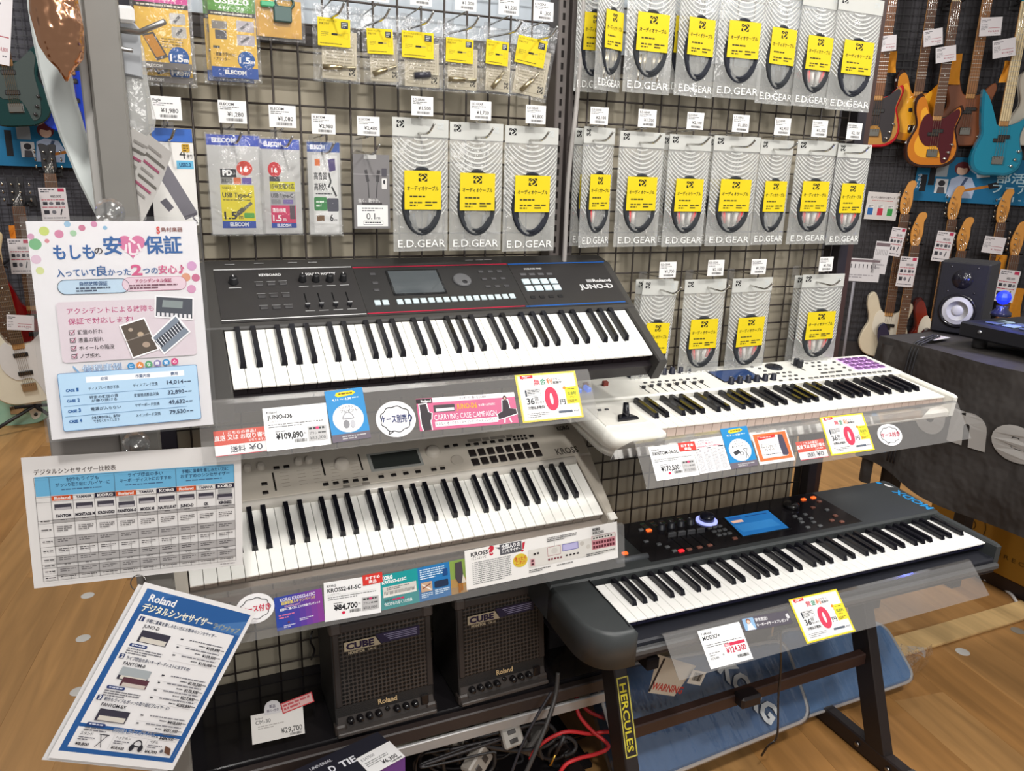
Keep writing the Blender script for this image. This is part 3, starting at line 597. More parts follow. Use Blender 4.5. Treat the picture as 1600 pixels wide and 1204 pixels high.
def figure(c_, k):
    s.poly([(20-k, 50-k), (70+k, 44-k), (80+k, 110), (104+k, 120), (96+k, 170), (86+k, 180), (90+k, 252), (30-k, 255), (20-k, 200)], c_)
figure('#f4eef2', 8); figure('#3a3438', 0)
s.rr(122, 60, 285, 118, 6, '#4a4448').rect(138, 88, 278, 112, '#dcd8da').t('JUNO-D6', 298, 104, 40, '#f0a53a', 160, .03).t('をお買い上げの方に', 470, 94, 18, '#ffffff', 132).t('CARRYING CASE CAMPAIGN', 118, 180, 44, '#f8e6ee', 486, .0).rect(120, 192, 606, 232, '#f6f2f4').t('もれなく オリジナル・キャリング・ケース プレゼント！', 128, 222, 24, '#5a3044', 468, .02)
for c_, k in (('#f4eef2', 6), ('#3b3339', 0)):
    s.poly([(664-k, 60-k), (706+k, 60-k), (714+k, 130), (764+k, 140), (766+k, 178+k), (614-k, 214+k), (610-k, 170), (652-k, 150)], c_)
s.ell(686, 42, 16, 20, '#4a3038').ell(686, 46, 9, 11, '#d8b09c').line(664, 206, 656, 246, 12, '#f0e8ec').line(700, 206, 712, 246, 12, '#f0e8ec')
s.done('pink carrying case campaign card below the black synthesizer', 'card')
zero_card(RJ, (804, 586), (898.4, 579), (809, 661.6), 'yellow-bordered zero yen finance card below the black synthesizer')
# -- cards below the silver synthesizer
bubble(RK, (366, 932), (427, 921), (369, 980), 'ケース付き', '#d0284a', 'white speech bubble card with red lettering, beside the purple gradient card')
s = card(RK, (427.6, 934), (502.4, 918.4), (429.6, 987), (374, 260), 'campaign_card', '#3c3a9a')
for k in range(8): s.rect(k*46.75, 0, (k+1)*46.75, 260, ('#2f4aa4', '#3548a4', '#3f44a2', '#4e40a0', '#5f3e9e', '#70409e', '#80409c', '#8a3f98')[k])
s.t('KORG KROSS2-61SC', 44, 40, 24, '#e6e2f2', 274, .03).t('超豪華購入キャンペーン!!', 52, 68, 24, '#f0d86a', 262, .03).t('KROSS2-61SC', 76, 90, 14, '#f0b8c8', 120).t('期間中ご購入頂くと3大特典プレゼント!!', 36, 112, 18, '#ffffff', 314, .02).fine(24, 140, 120, 2, 20, '#e07aa0', 3).fine(180, 196, 110, 2, 12, '#e8e4f4', 4).fine(54, 226, 90, 2, 12, '#e8e4f4', 5).rr(86, 200, 104, 214, 4, '#6a3c5a')
s.done('purple gradient campaign card between bubble and price card', 'card')
price_card(RK, (505.6, 910.4), (594, 897), (510, 971), 'KORG', 'KROSS2-61-SC', '¥84,700', 'white price card reading ¥84,700 below the silver-grey synthesizer', dot=True)
sticker(RK, (566, 899), (597, 893), (567, 915), 'red recommendation sticker on the ¥84,700 price card')
s = card(RK, (592, 899.4), (728, 871.6), (596, 953.6), (700, 272), 'campaign_card', '#1f9a9c', lift=.8)
s.rect(300, 0, 560, 272, '#2878b8').rect(560, 0, 700, 272, '#86a04c').rect(560, 150, 700, 272, '#b08a52').t('KORG', 18, 40, 28, '#ffffff', 84, .05).t('KROSS2-61SC', 18, 72, 24, '#ffffff', 190, .03).rect(20, 96, 284, 178, '#d6d2cc').rect(26, 136, 280, 176, '#ece8e2').fine(50, 106, 180, 2, 12, '#555555', 3)
for k in range(24): s.rect(30+k*10.3, 134, 34+k*10.3, 160, '#2a2a2c')
s.t('コルグ', 24, 212, 20, '#3a2a2a', 60).fine(90, 196, 90, 1, 20, '#d03060', 3, .7).t('今だけもれなく3大特典', 22, 246, 26, '#e8f6f6', 220, .02)
s.fine(316, 20, 200, 5, 17, '#d8ecfa', 8).rr(318, 122, 408, 198, 4, '#c9a88c').line(326, 136, 400, 190, 10, '#f0ece8').line(330, 170, 396, 140, 8, '#7a3a30').fine(318, 210, 90, 3, 14, '#d8ecfa', 4).rr(428, 130, 540, 184, 10, '#22324e').fine(428, 200, 118, 3, 14, '#d8ecfa', 5).rr(500, 44, 540, 100, 3, '#1d4a86')
s.poly([(606, 20), (660, 14), (668, 140), (650, 190), (626, 190), (600, 140)], '#4a4248').rect(622, 190, 640, 262, '#a5672c').rect(646, 190, 660, 250, '#a5672c').poly([(664, 120), (690, 190), (650, 190)], '#d8cfc0')
s.done('teal and blue campaign card with a picture of a carried case', 'card')
s = card(RK, (725.6, 860.6), (964, 814.4), (732.4, 921), (1200, 305), 'feature_card', '#efece9', lift=1.8)
s.t('KROSS', 44, 54, 30, '#26262a', 126, .035).t('?', 172, 66, 62, '#c4283c', 44, .08).t('ってどんなシンセ', 44, 84, 24, '#4a4a4a', 110).poly([(220, 18), (258, 22), (258, 4), (424, 4), (424, 88), (258, 88), (258, 40)], '#55545a').t('全部入りの', 272, 44, 34, '#ffffff', 140, .03).t('シンセサイザー', 272, 76, 28, '#ffffff', 144, .02).poly([(430, 22), (452, 16), (440, 72), (428, 72)], '#c4283c').ell(428, 84, 10, 9, '#c4283c')
for k in range(12): s.line(48, 106+k*15, 60, 106+k*15, 3, '#777777')
s.fine(66, 102, 270, 12, 15, '#888888', 12, .4, .8).ell(408, 158, 56, 54, '#d9c03e').t('迷ったら', 362, 158, 30, '#c8402a', 92, .04).t('これ!!', 372, 190, 30, '#c8402a', 72, .04)
s.rr(470, 92, 1186, 236, 8, '#dcd8d2').frm(622, 100, 724, 170, 3, '#a0545c').ell(676, 136, 26, 24, '#cfcac4').rr(738, 98, 870, 156, 4, '#7a78b0').rect(744, 104, 864, 150, '#b9b4dc').ell(900, 122, 18, 18, '#c4beb6').ell(950, 158, 18, 18, '#ccc6be').rect(980, 82, 1180, 194, '#c98a92').rect(984, 86, 1176, 116, '#dcd8d2')
for k in range(8): s.rect(990+k*23, 130, 1007+k*23, 152, '#5a1f2c'); s.rect(990+k*23, 164, 1007+k*23, 186, '#5a1f2c')
for k in range(7): s.rect(992+k*24, 94, 1006+k*24, 106, '#2c2628')
for k in range(5): s.rect(622+k*24, 190, 636+k*24, 204, '#7a2838')
for k in range(4): s.rect(764+k*30, 186, 780+k*30, 198, '#2c2628')
s.rect(510, 122, 528, 136, '#2c2628').rect(536, 120, 552, 134, '#2c2628').rect(484, 164, 516, 220, '#d09aa0').rect(490, 172, 508, 188, '#4a1f28').rect(490, 198, 508, 214, '#4a1f28')
s.line(676, 60, 676, 100, 2, '#888888').fine(620, 20, 240, 3, 13, '#555555', 4).fine(470, 250, 170, 2, 14, '#555555', 7).fine(690, 252, 130, 1, 14, '#555555', 7).fine(930, 216, 240, 2, 14, '#555555', 6)
s.t('KORG', 988, 36, 20, '#26262a', 62, .05).t('KROSS', 990, 66, 22, '#26262a', 92, .02).fine(990, 78, 150, 1, 10, '#888888', 3)
s.done('long white feature card about the silver-grey synthesizer', 'card')
# -- cards below the white synthesizer
price_card(RF, (1012.7, 698.2), (1079.5, 690), (1027.7, 751), 'Roland', 'FANTOM-06-SC', '¥170,500', 'white price card reading ¥170,500 below the white synthesizer', '', dot=True)
sticker(RF, (1059, 692), (1085, 689), (1062, 705.5), 'red recommendation sticker on the ¥170,500 card of the white synthesizer')
s = card(RF, (1079, 687), (1127, 680.5), (1096, 740), (330, 380), 'list_card', '#f6f1f2', lift=.8)
s.fine(70, 24, 120, 1, 14, '#555555', 3).t('FANTOM-06-SC', 60, 70, 24, '#e0788a', 170, .01).t('Additional Scene Collection', 24, 98, 18, '#d84a68', 270, .02)
for k in range(4): s.fine(18+k*78, 128, 60, 19, 12.5, '#8a8a90', 20+k, .4, .7)
s.rect(10, 110, 60, 122, '#3a3a40').rect(140, 106, 180, 118, '#3a3a40').rect(262, 100, 318, 114, '#3a3a40'); s.done('white card with four columns of small print below the white synthesizer', 'card')
gift_card(RF, (1125, 670), (1166.5, 664.7), (1148.5, 732), 'stand', 'blue gift card with a keyboard stand in a white circle')
s = card(RF, (1173, 677.5), (1228, 670.7), (1193, 725.5), (365, 320), 'gift_card', '#f6f2f0', lift=1.2)
s.rect(14, 12, 351, 290, '#e8703c').rr(50, 40, 310, 262, 8, '#f6f2f0').poly([(44, 44), (236, 30), (236, 62), (60, 78)], '#d83838').fine(80, 48, 110, 1, 18, '#f4c8c0', 3).t('オリジナル', 64, 132, 14, BK, 110).t('キャリングケース', 62, 164, 26, BK, 160, .03).t('プレゼント', 90, 192, 22, BK, 100, .03).fine(64, 224, 180, 1, 16, '#333344', 4).poly([(262, 34), (310, 44), (322, 240), (300, 258), (256, 250), (250, 140)], '#4b4658')
s.done('orange-bordered gift card with a dark carrying case', 'card')
direct_card(RF, (1242.5, 690.6), (1286, 685), (1254.4, 718.7), '送料', 'red and white direct delivery card between orange and yellow cards')
zero_card(RF, (1280.4, 652), (1347.7, 644.7), (1307.5, 710.6), 'yellow-bordered zero yen finance card below the white synthesizer')
bubble(RF, (1366, 664), (1403, 660), (1373, 699), 'ケース付き', '#c0244a', 'white speech bubble card with red lettering below the white synthesizer')
# -- cards below the charcoal synthesizer
price_card(RM, (1089.3, 986), (1154.6, 970.8), (1110, 1045.6), 'YAMAHA', 'MODX7+', '¥124,300', 'white sale price card reading ¥124,300 below the charcoal synthesizer', '', False, sale='¥176,000')
s = card(RM, (1156.7, 965.9), (1231, 953), (1163.5, 986.7), (350, 100), 'campaign_card', '#57525c')
s.rr(8, 6, 88, 96, 8, '#8fb4d8').poly([(24, 96), (36, 40), (60, 40), (80, 96)], '#e2e6ee').ell(46, 30, 16, 20, '#8a5a48').ell(46, 34, 11, 13, '#e6c4ae').t('学生限定!', 96, 42, 24, '#f4f2f4', 90, .03).t('キーボードケースプレゼント', 96, 80, 22, '#f4f2f4', 232, .03).poly([(318, 30), (338, 20), (346, 56), (326, 62)], '#d8d6da'); s.done('dark grey campaign card with white lettering below the charcoal synthesizer', 'card')
zero_card(RM, (1232, 936.5), (1307, 919.5), (1262, 1005), 'yellow-bordered zero yen finance card below the charcoal synthesizer')
# ================================================================ the three big sheets on the grey post
def a4(cx, ex, eu, w, h):
    ex = Vector(ex).normalized(); eu = Vector(eu); eu = (eu-ex*eu.dot(ex)).normalized(); c0 = Vector(cx); return c0-ex*w/2+eu*h/2, c0+ex*w/2+eu*h/2, c0-ex*w/2-eu*h/2
def sleeve(s, m=.006):
    w, h = s.w, s.h; b = MB(); b.box((-m, -h-m*.4, .0030), (w+m, m, .0033), '#ffffff'); b.build('clear_sleeve', 'sleeve', s.o)
s = Sheet('notice_sheet', *a4((-.2763, -.4636, 1.2769), (1, .005, .002), (-.002, .115, .993), .21, .297), (210, 297), '#f3f0f3')
for x, y, r, c_ in ((20, 13, 6, '#ccd974'), (37, 17, 5.5, '#d986a8'), (22, 26, 2.8, '#d98a94'), (8, 30, 7.5, '#79b883'), (48, 4, 4, '#9fc4e0'), (54, 16, 4, '#a6cfa8'), (65, 9, 4.2, '#cf7a98'), (80, 4, 4, '#d990b4'), (93, 9, 2.8, '#92bedd'), (7, 50, 6, '#e3c3d6'), (10, 65, 5, '#d8df9c'), (4, 20, 4, '#d9a2bf'), (199, 63, 6.5, '#dba4cf'), (190, 79, 6, '#e3a07e'), (203, 80, 5.5, '#cf6d92'), (196, 96, 6, '#dd9cc0')): s.ell(x, y, r, r, c_, 18)
s.t('島村楽器', 163, 15, 6, '#8a4a40', 28, .02).t('S', 157, 17, 9, '#d8403a', 4.5, .06)
s.poly([(124+17*math.sin(a/10)**3, 33-(14*math.cos(a/10)-5.2*math.cos(a/5)-2*math.cos(.3*a)-math.cos(.4*a))*1.05) for a in range(0, 63)], '#dc78a4')
for st, x, y, h, w in (('もしも', 28, 51, 19, 49), ('安', 89, 45, 23, 22), ('保証', 140, 45, 23, 48)): s.t(st, x, y, h, '#1d5fa4', w, .045)
s.t('の', 77, 45, 10, '#3a2a30', 10, .03).t('心', 114, 46, 22, '#fbeff4', 22, .04)
for st, x, y, h, w, c_ in (('入っていて', 29, 74, 10, 47, '#1f5c9c'), ('良', 77, 74, 13, 13, '#1f5c9c'), ('かった', 91, 74, 9, 28, '#1f5c9c'), ('2', 120, 74, 14, 14, '#d9578a'), ('つの', 135, 73, 9, 19, '#1f5c9c'), ('安心', 155, 73, 11, 24, '#d9578a'), ('♪', 181, 73, 12, 8, '#d9578a')): s.t(st, x, y, h, c_, w, .035)
s.poly(rrect(28, 78, 116, 98, 9.9, 6), '#33475e').poly(rrect(28.6, 78.6, 115.4, 97.4, 9.3, 6), '#c8e0f4').poly(rrect(107, 77, 190, 96.5, 9.5, 6), '#b86a88').poly(rrect(107.6, 77.6, 189.4, 95.9, 8.9, 6), '#f0d6e2').loop(rrect(28.3, 78.3, 115.7, 97.7, 9.6, 6), .6, '#33475e')
s.t('自然故障保証', 55, 87, 5.5, '#2e5a8c', 34, .03).fine(50, 89, 42, 2, 3.6, '#4a5a72', 3, .55).t('アクシデンタル保証', 124, 85, 5, '#b03a68', 47, .03).fine(116, 87.5, 62, 2, 3.6, '#7a4a5c', 4, .55)
s.rr(24, 108, 196, 191, 5, '#e9dbe3').t('アクシデントによる故障も', 36, 125, 8, '#c04a7c', 108, .015).t('保証で対応します!', 36, 139, 8, '#c04a7c', 80, .015)
for k, st in enumerate(('鍵盤の折れ', '液晶の割れ', 'ホイールの陥没', 'ノブ折れ')):
    y = 153+k*11; s.frm(36, y-6, 42, y, .8, '#4a3a42').line(37, y-4, 39, y-1, .9, '#b03a68').line(39, y-1, 43, y-7, .9, '#b03a68').t(st, 46, y, 6, '#46383f', len(st)*6.2, .01)
s.poly([(147, 103), (198, 108), (195, 141), (144, 134)], '#f7f4f6').poly([(149, 105), (196, 110), (193.5, 138.5), (146, 132)], '#4a4e58').poly([(157, 110), (183, 113), (181.5, 123), (155, 120)], '#8c9696')
for k in range(8): s.poly([(148+k*5.8, 127+k*.7), (151.5+k*5.8, 127.4+k*.7), (151+k*5.8, 134+k*.6), (147.6+k*5.8, 133.4+k*.6)], '#e6e4e8')
s.poly([(98, 143), (131, 133), (146, 180), (111, 191)], '#f7f4f6').poly([(100, 144.5), (130, 135.5), (144, 179), (112, 188.5)], '#5a5048').ell(124, 157, 4, 3.5, '#b9a48c').ell(112, 150, 3, 2.5, '#b0a090').ell(130, 172, 5, 4, '#a89484').line(104, 166, 136, 156, 1, '#9a9088')
s.poly([(137, 163), (172, 131), (190, 157), (152, 188)], '#f7f4f6').poly([(139.5, 163), (171.5, 134), (187.5, 157), (152.5, 185)], '#7c8694').poly([(141, 168), (176, 141), (182, 150), (149, 178)], '#3a3e48')
for k in range(11): s.line(143+k*3.3, 167-k*2.6, 149+k*3.3, 177-k*2.6, 1.1, '#e4e6ec')
s.t('修理事例', 47, 206, 10, '#2f6fb0', 49, .05).t('修理事例', 47, 206, 10, '#dcecf8', 49, -.004).line(36, 196, 43, 206, 2.2, '#7aa4cc')
for k, (ch, c_) in enumerate(zip('こんな時安心', ('#3d8cc4', '#d98a4a', '#5aa070', '#8a80b0', '#3d8cc4', '#cf4a80'))): s.ell(108+k*11.4, 201-k*.5, 4.8, 4.8, c_, 16).t(ch, 105.6+k*11.4, 203.6-k*.5, 4.8, '#ffffff', 4.8, .03)
s.rr(16, 205, 194, 286, 3, '#2f6ea8').rr(16.6, 205.6, 193.4, 285.4, 2.6, '#b5d4ee').rect(50, 212, 176, 220, '#f4f6fa')
for st, x in (('症状', 68), ('作業内容', 112), ('費用', 158)): s.t(st, x, 218.5, 4.6, '#34507a', len(st)*4.8, .03)
for k, (a_, b_, c_) in enumerate((('ディスプレイ表示不良', 'ディスプレイ交換', '14,014'), ('特定の鍵盤の音が鳴り続ける', '鍵盤接点部品交換', '32,890'), ('電源が入らない', 'マザーボード交換', '49,632'), ('全体の動作が停止、操作ができなくなってしまう', 'メインボード交換', '79,530'))):
    y = 231+k*14.5; s.t('CASE', 24, y, 3.6, '#2f5f9c', 11, .05).t(str(k+1), 37, y, 4.6, '#2f5f9c', 2.8, .05)
    if len(a_) > 11: s.t(a_[:len(a_)//2+1], 52, y-2.4, 4, '#3a4a60', 36).t(a_[len(a_)//2+1:], 54, y+2.6, 4, '#3a4a60', 32)
    else: s.t(a_, 52, y, 4.4, '#3a4a60', 38)
    s.t(b_, 108, y, 4.4, '#3a4a60', 32).t(c_, 152, y, 5.6, '#34405a', 22, .02).fine(175, y-3, 9, 1, 3.4, '#4a5a72', 3)
    if k < 3: s.line(20, y+5.5, 176, y+5.5, .5, '#5a84b0')
sleeve(s); s.done('portrait notice sheet with pink heart and pastel dots on the grey post', 'sign')
s = Sheet('comparison_sheet', *a4((-.2849, -.4352, .9809), (.999, -.025, -.043), (.043, -.028, .999), .297, .21), (297, 210), '#e9e5e3')
s.t('デジタルシンセサイザー比較表', 14, 28, 8, '#4a3f3c', 106, .02)
x0, x1 = 14, 286; cw = (x1-x0-19)/9; cx = [x0+19+cw*k for k in range(10)]
s.rect(x0, 31, x1, 62, '#6fb4dc')
for k, (a_, b_) in enumerate((('制作もライブも', 'がっつり取り組むプレイヤーに'), ('ライブ機会の多い', 'キーボーディストにおすすめ'), ('手軽に演奏を楽しみたい方に', 'おすすめのシンセサイザー'))):
    xx = cx[3*k]; s.t(a_, xx+cw*1.5, 41, 6, '#2c4a6a', min(3*cw*.8, len(a_)*6), .02, 'c').t(b_, xx+cw*1.5, 49, 6, '#2c4a6a', 3*cw*.84, .02, 'c').fine(xx+14, 52.5, 3*cw*.62, 1, 4, '#4a6f92', k+3)
br = ['Roland', 'YAMAHA', 'KORG']*3; nm = ['FANTOM', 'MONTAGE M', 'KRONOS3', 'FANTOM-0', 'MODX M', 'NAUTILUS AT', 'JUNO-D', 'CK', 'KROSS2']
for k in range(9):
    c_ = ('#dd5a28', '#ece8e6', '#262238')[k % 3]; s.rect(cx[k]+.3, 62.4, cx[k+1]-.3, 70, c_).t(br[k], cx[k]+cw/2, 68.4, 4.2, '#26243a' if k % 3 == 1 else '#f4efec', cw*.74, .04, 'c')
    yy = 76 if k not in (3, 8) else 80; s.rect(cx[k]+3, yy, cx[k+1]-3, yy+9, '#45414c').rect(cx[k]+4, yy+5.6, cx[k+1]-4, yy+9, '#b9b4b8')
    if k in (3, 8): s.rect(cx[k]+4, 72, cx[k+1]-4, 78.4, '#a9a9a8')
    s.t(nm[k], cx[k]+cw/2, 97, 4.6, '#34303a', min(cw*.92, len(nm[k])*3.2), .05, 'c')
ys = [70, 99, 104, 127, 142, 158, 171, 177, 190, 198]
for r in range(1, 9):
    if r in (1, 3, 5, 7): s.rect(x0+19, ys[r], x1, ys[r+1], '#b3afae')
    s.fine(x0+3, (ys[r]+ys[r+1])/2-1.3, 13, 1, 3.4, '#3a3638', r)
    for k in range(9):
        n_ = {1: 1, 2: 3, 3: 2, 4: 2, 5: 2, 6: 1, 7: 2, 8: 1}[r]; wd_ = cw*(.72 if r not in (6, 1) else .3); s.fine(cx[k]+(cw-wd_)/2, (ys[r]+ys[r+1])/2-n_*1.6, wd_, n_, 3.2, '#5a5658', 10*r+k, .4, .7)
for y in [31, 62, 70]+ys[1:]: s.line(x0, y, x1, y, .45, '#4a4648')
for x in [x0]+cx: s.line(x, 31 if x in (x0, cx[0], cx[3], cx[6], cx[9]) else 62, x, 198, .45, '#4a4648')
for r in (4, 8):
    for k in range(9): s.line(cx[k]+cw*.62, ys[r], cx[k]+cw*.62, ys[r+1], .35, '#6a6668')
s.fine(262, 201, 22, 1, 3, '#8a8688', 3)
s.done('landscape comparison table sheet below the pastel notice', 'sign')
S3C = CAMP+.945*(Vector((-.284, -.4136, .6728))-CAMP)
s = Sheet('lineup_sheet', *a4(S3C, (.806, .21, -.554), (.53, .16, .832), .1985, .2807), (210, 297), '#eeecec')
s.rect(9, 8, 203, 284, '#2b5d9c').rect(19, 50, 193, 236, '#efedee').rect(19, 242, 193, 276, '#efedee').poly([(9, 8), (60, 8), (9, 40)], '#3a6cab').poly([(150, 38), (203, 20), (203, 48), (150, 48)], '#4a78b2')
s.t('Roland', 20, 27, 12, '#f4f4f6', 46, .03).t('デジタルシンセサイザー', 17, 45, 13, '#e8dd8c', 126, .06).t('デジタルシンセサイザー', 17, 45, 13, '#2b5d9c', 126, .02).t('デジタルシンセサイザー', 17, 45, 13, '#f6f4ee', 126, .01).t('ラインナップ', 147, 45, 9, '#e8dd8c', 50, .07).t('ラインナップ', 147, 45, 9, '#54749c', 50, .01)
for k, (ti, md, y) in enumerate((('手軽に演奏を楽しみたい方にお勧めのシンセサイザー', 'JUNO-D', 58), ('ライブ機会の多いキーボーディストにおすすめ!', 'FANTOM-0', 122), ('制作もライブもがっつり取り組むプレイヤーに!', 'FANTOM-EX', 192))):
    s.rect(22, y-5, 30, y+3, '#2a3a6a').t(str(k+1), 24.5, y+2, 6, '#ffffff', None, .03).t(ti, 34, y+3, 6, '#2c3a58', 128 if k == 0 else 112, .02).t(md, 34, y+12, 5.5, '#34343c', len(md)*4.6, .02)
    s.rect(36, y+16, 86, y+36, '#3c3a48').rect(40, y+27, 84, y+35, '#d8d2c8')
    if k == 1: s.rect(36, y+15, 86, y+29, '#a9b0b4').rect(46, y+31, 90, y+46, '#5a3640').rect(49, y+40, 88, y+46, '#cfc4bc')
    yb = y+(42 if k != 1 else 50); s.rr(28, yb-2, 58, yb+3.5, 2.6, '#2c3f74').fine(32, yb-.4, 22, 1, 3.4, '#d8dcea', 3, .6).fine(28, yb+6, 60, 2 if k == 2 else 3, 3.8, '#6a6a72', 4+k)
    pr = (('¥109,890', '¥159,500', '¥176,000'), ('¥170,500', '¥170,500', '¥217,800', '¥250,800'), ('¥418,000', '¥451,000', '¥484,000'))[k]
    for j, pz in enumerate(pr): yy = y+17+j*(14 if k != 1 else 13); s.fine(104, yy-1, 5, 1, 5, '#44444c', j).fine(120, yy-2, 64, 1, 4, '#77777f', j+4).fine(140, yy+4, 12, 1, 3.6, '#55555c', j+2).t(pz, 155, yy+8, 5, '#2c2c34', 26, .03).fine(182, yy+4.4, 7, 1, 3, '#66666e', j).line(102, yy+10, 188, yy+10, .3, '#aaa8ac')
s.t('同時購入おすすめアイテム', 74, 243, 6.5, '#dfe6f0', 72, .06).t('同時購入おすすめアイテム', 74, 243, 6.5, '#35496e', 72, .0)
for k, (a_, b_) in enumerate((('スタンド', '¥8,800'), ('ヘッドホン', '¥18,630'), ('ペダル', '¥4,700'))): xx = 26+k*58; s.t(a_, xx, 253, 5, '#34343c', len(a_)*5, .01).fine(xx, 256, 26, 2, 3.4, '#77777f', k).t(b_, xx, 270, 4.6, '#2c2c34', 22, .03).line(xx+54, 246, xx+54, 272, .3, '#aaa8ac')
s.line(58, 249, 68, 270, 1.2, '#44444c').line(70, 249, 58, 270, 1.2, '#44444c').line(56, 249, 72, 249, 1.6, '#44444c').loop([(124+8*math.cos(a/5), 262-11*math.sin(a/5)) for a in range(0, 16)], 2, '#2c2c34').ell(117, 264, 4, 6, '#2c2c34').ell(132, 264, 4, 6, '#2c2c34').poly([(172, 254), (184, 258), (188, 270), (176, 266)], '#6a4a3c').ell(170, 264, 3, 3, '#6a6a72')
s.done('tilted lineup sheet with a blue border hanging from a ring', 'sign')
s2 = Sheet('lineup_sheet', *[v+Vector((-.009, .004, -.004)) for v in a4(S3C, (.806, .21, -.554), (.53, .16, .832), .1985, .2807)], (210, 297), '#e6e4e4')
s2.done('spare lineup sheet whose edge shows behind the tilted blue-bordered one', 'sign')
b = MB(); c0 = PY(216, 908, -.44); b.tube([(c0.x+.011*math.cos(a*.4), c0.y+.004*math.sin(a*.4), c0.z-.002+.011*math.sin(a*.4)) for a in range(16)], .0009, '#9a9896', 6, closed=True)
tag(b.build('binder_ring', 'chrome'), 'thin metal ring at the top corner of the tilted blue-bordered sheet', 'ring')
# suction hooks
for u, v, zz, lbl in ((172, 331, 0, 'clear suction cup holding the pastel notice sheet'), (213, 692, 0, 'clear suction cup holding the landscape comparison sheet')):
    c0 = PY(u, v, -.424); t = thing('suction_cup', lbl, 'suction cup', T(*c0) @ RX(90), 'clear suction cups on the grey post')
    MB().lathe([(.019, -.003), (.019, -.001), (.012, .004), (.006, .010), (.004, .014)], '#ffffff', 20).build('cup', 'wrap', t)
    MB().box((-.022, -.04, .008), (.022, -.022, .0095), '#ffffff').build('clip', 'wrap', t)
# ================================================================ goods on the wire grids
GY = -.085
def logo(p, x, y, r, c_, bg):
    p.poly([(x-r, y-r), (x-.2*r, y-r), (x-r, y-.2*r)], c_); p.poly([(x+r, y-r), (x+r, y-.2*r), (x+.2*r, y-r)], c_); p.poly([(x-r, y+r), (x-r, y+.2*r), (x-.2*r, y+r)], c_); p.poly([(x+r, y+r), (x+.2*r, y+r), (x+r, y+.2*r)], c_)
    p.poly([(x, y-r*.95), (x+r*.85, y-.1*r), (x, y+r*.8), (x-.35*r, y+.45*r), (x+.3*r, y-.1*r), (x-.1*r, y-.5*r), (x-.5*r, y-.1*r), (x-.75*r, y-.3*r)], c_); p.poly([(x-.8*r, y+.05*r), (x-.45*r, y+.4*r), (x-.65*r, y+.6*r), (x-.95*r, y+.3*r)], c_)
def bulge(fx, fz): return .009*max(0, math.sin(math.pi*min(1, max(0, fx))))**.6*min(1, max(0, (fz-.1)*3))*min(1, max(0, (1-fz)*5))+.0006
def bag_mesh(w, h):
    b = MB(); nx, nz = 8, 12
    for sgn in (-1, 1):
        pts = [[((i/nx-.5)*w, sgn*bulge(i/nx, j/nz), -j/nz*h) for i in range(nx+1)] for j in range(nz+1)]
        b.grid(pts if sgn > 0 else [r[::-1] for r in pts], '#ffffff')
    return b
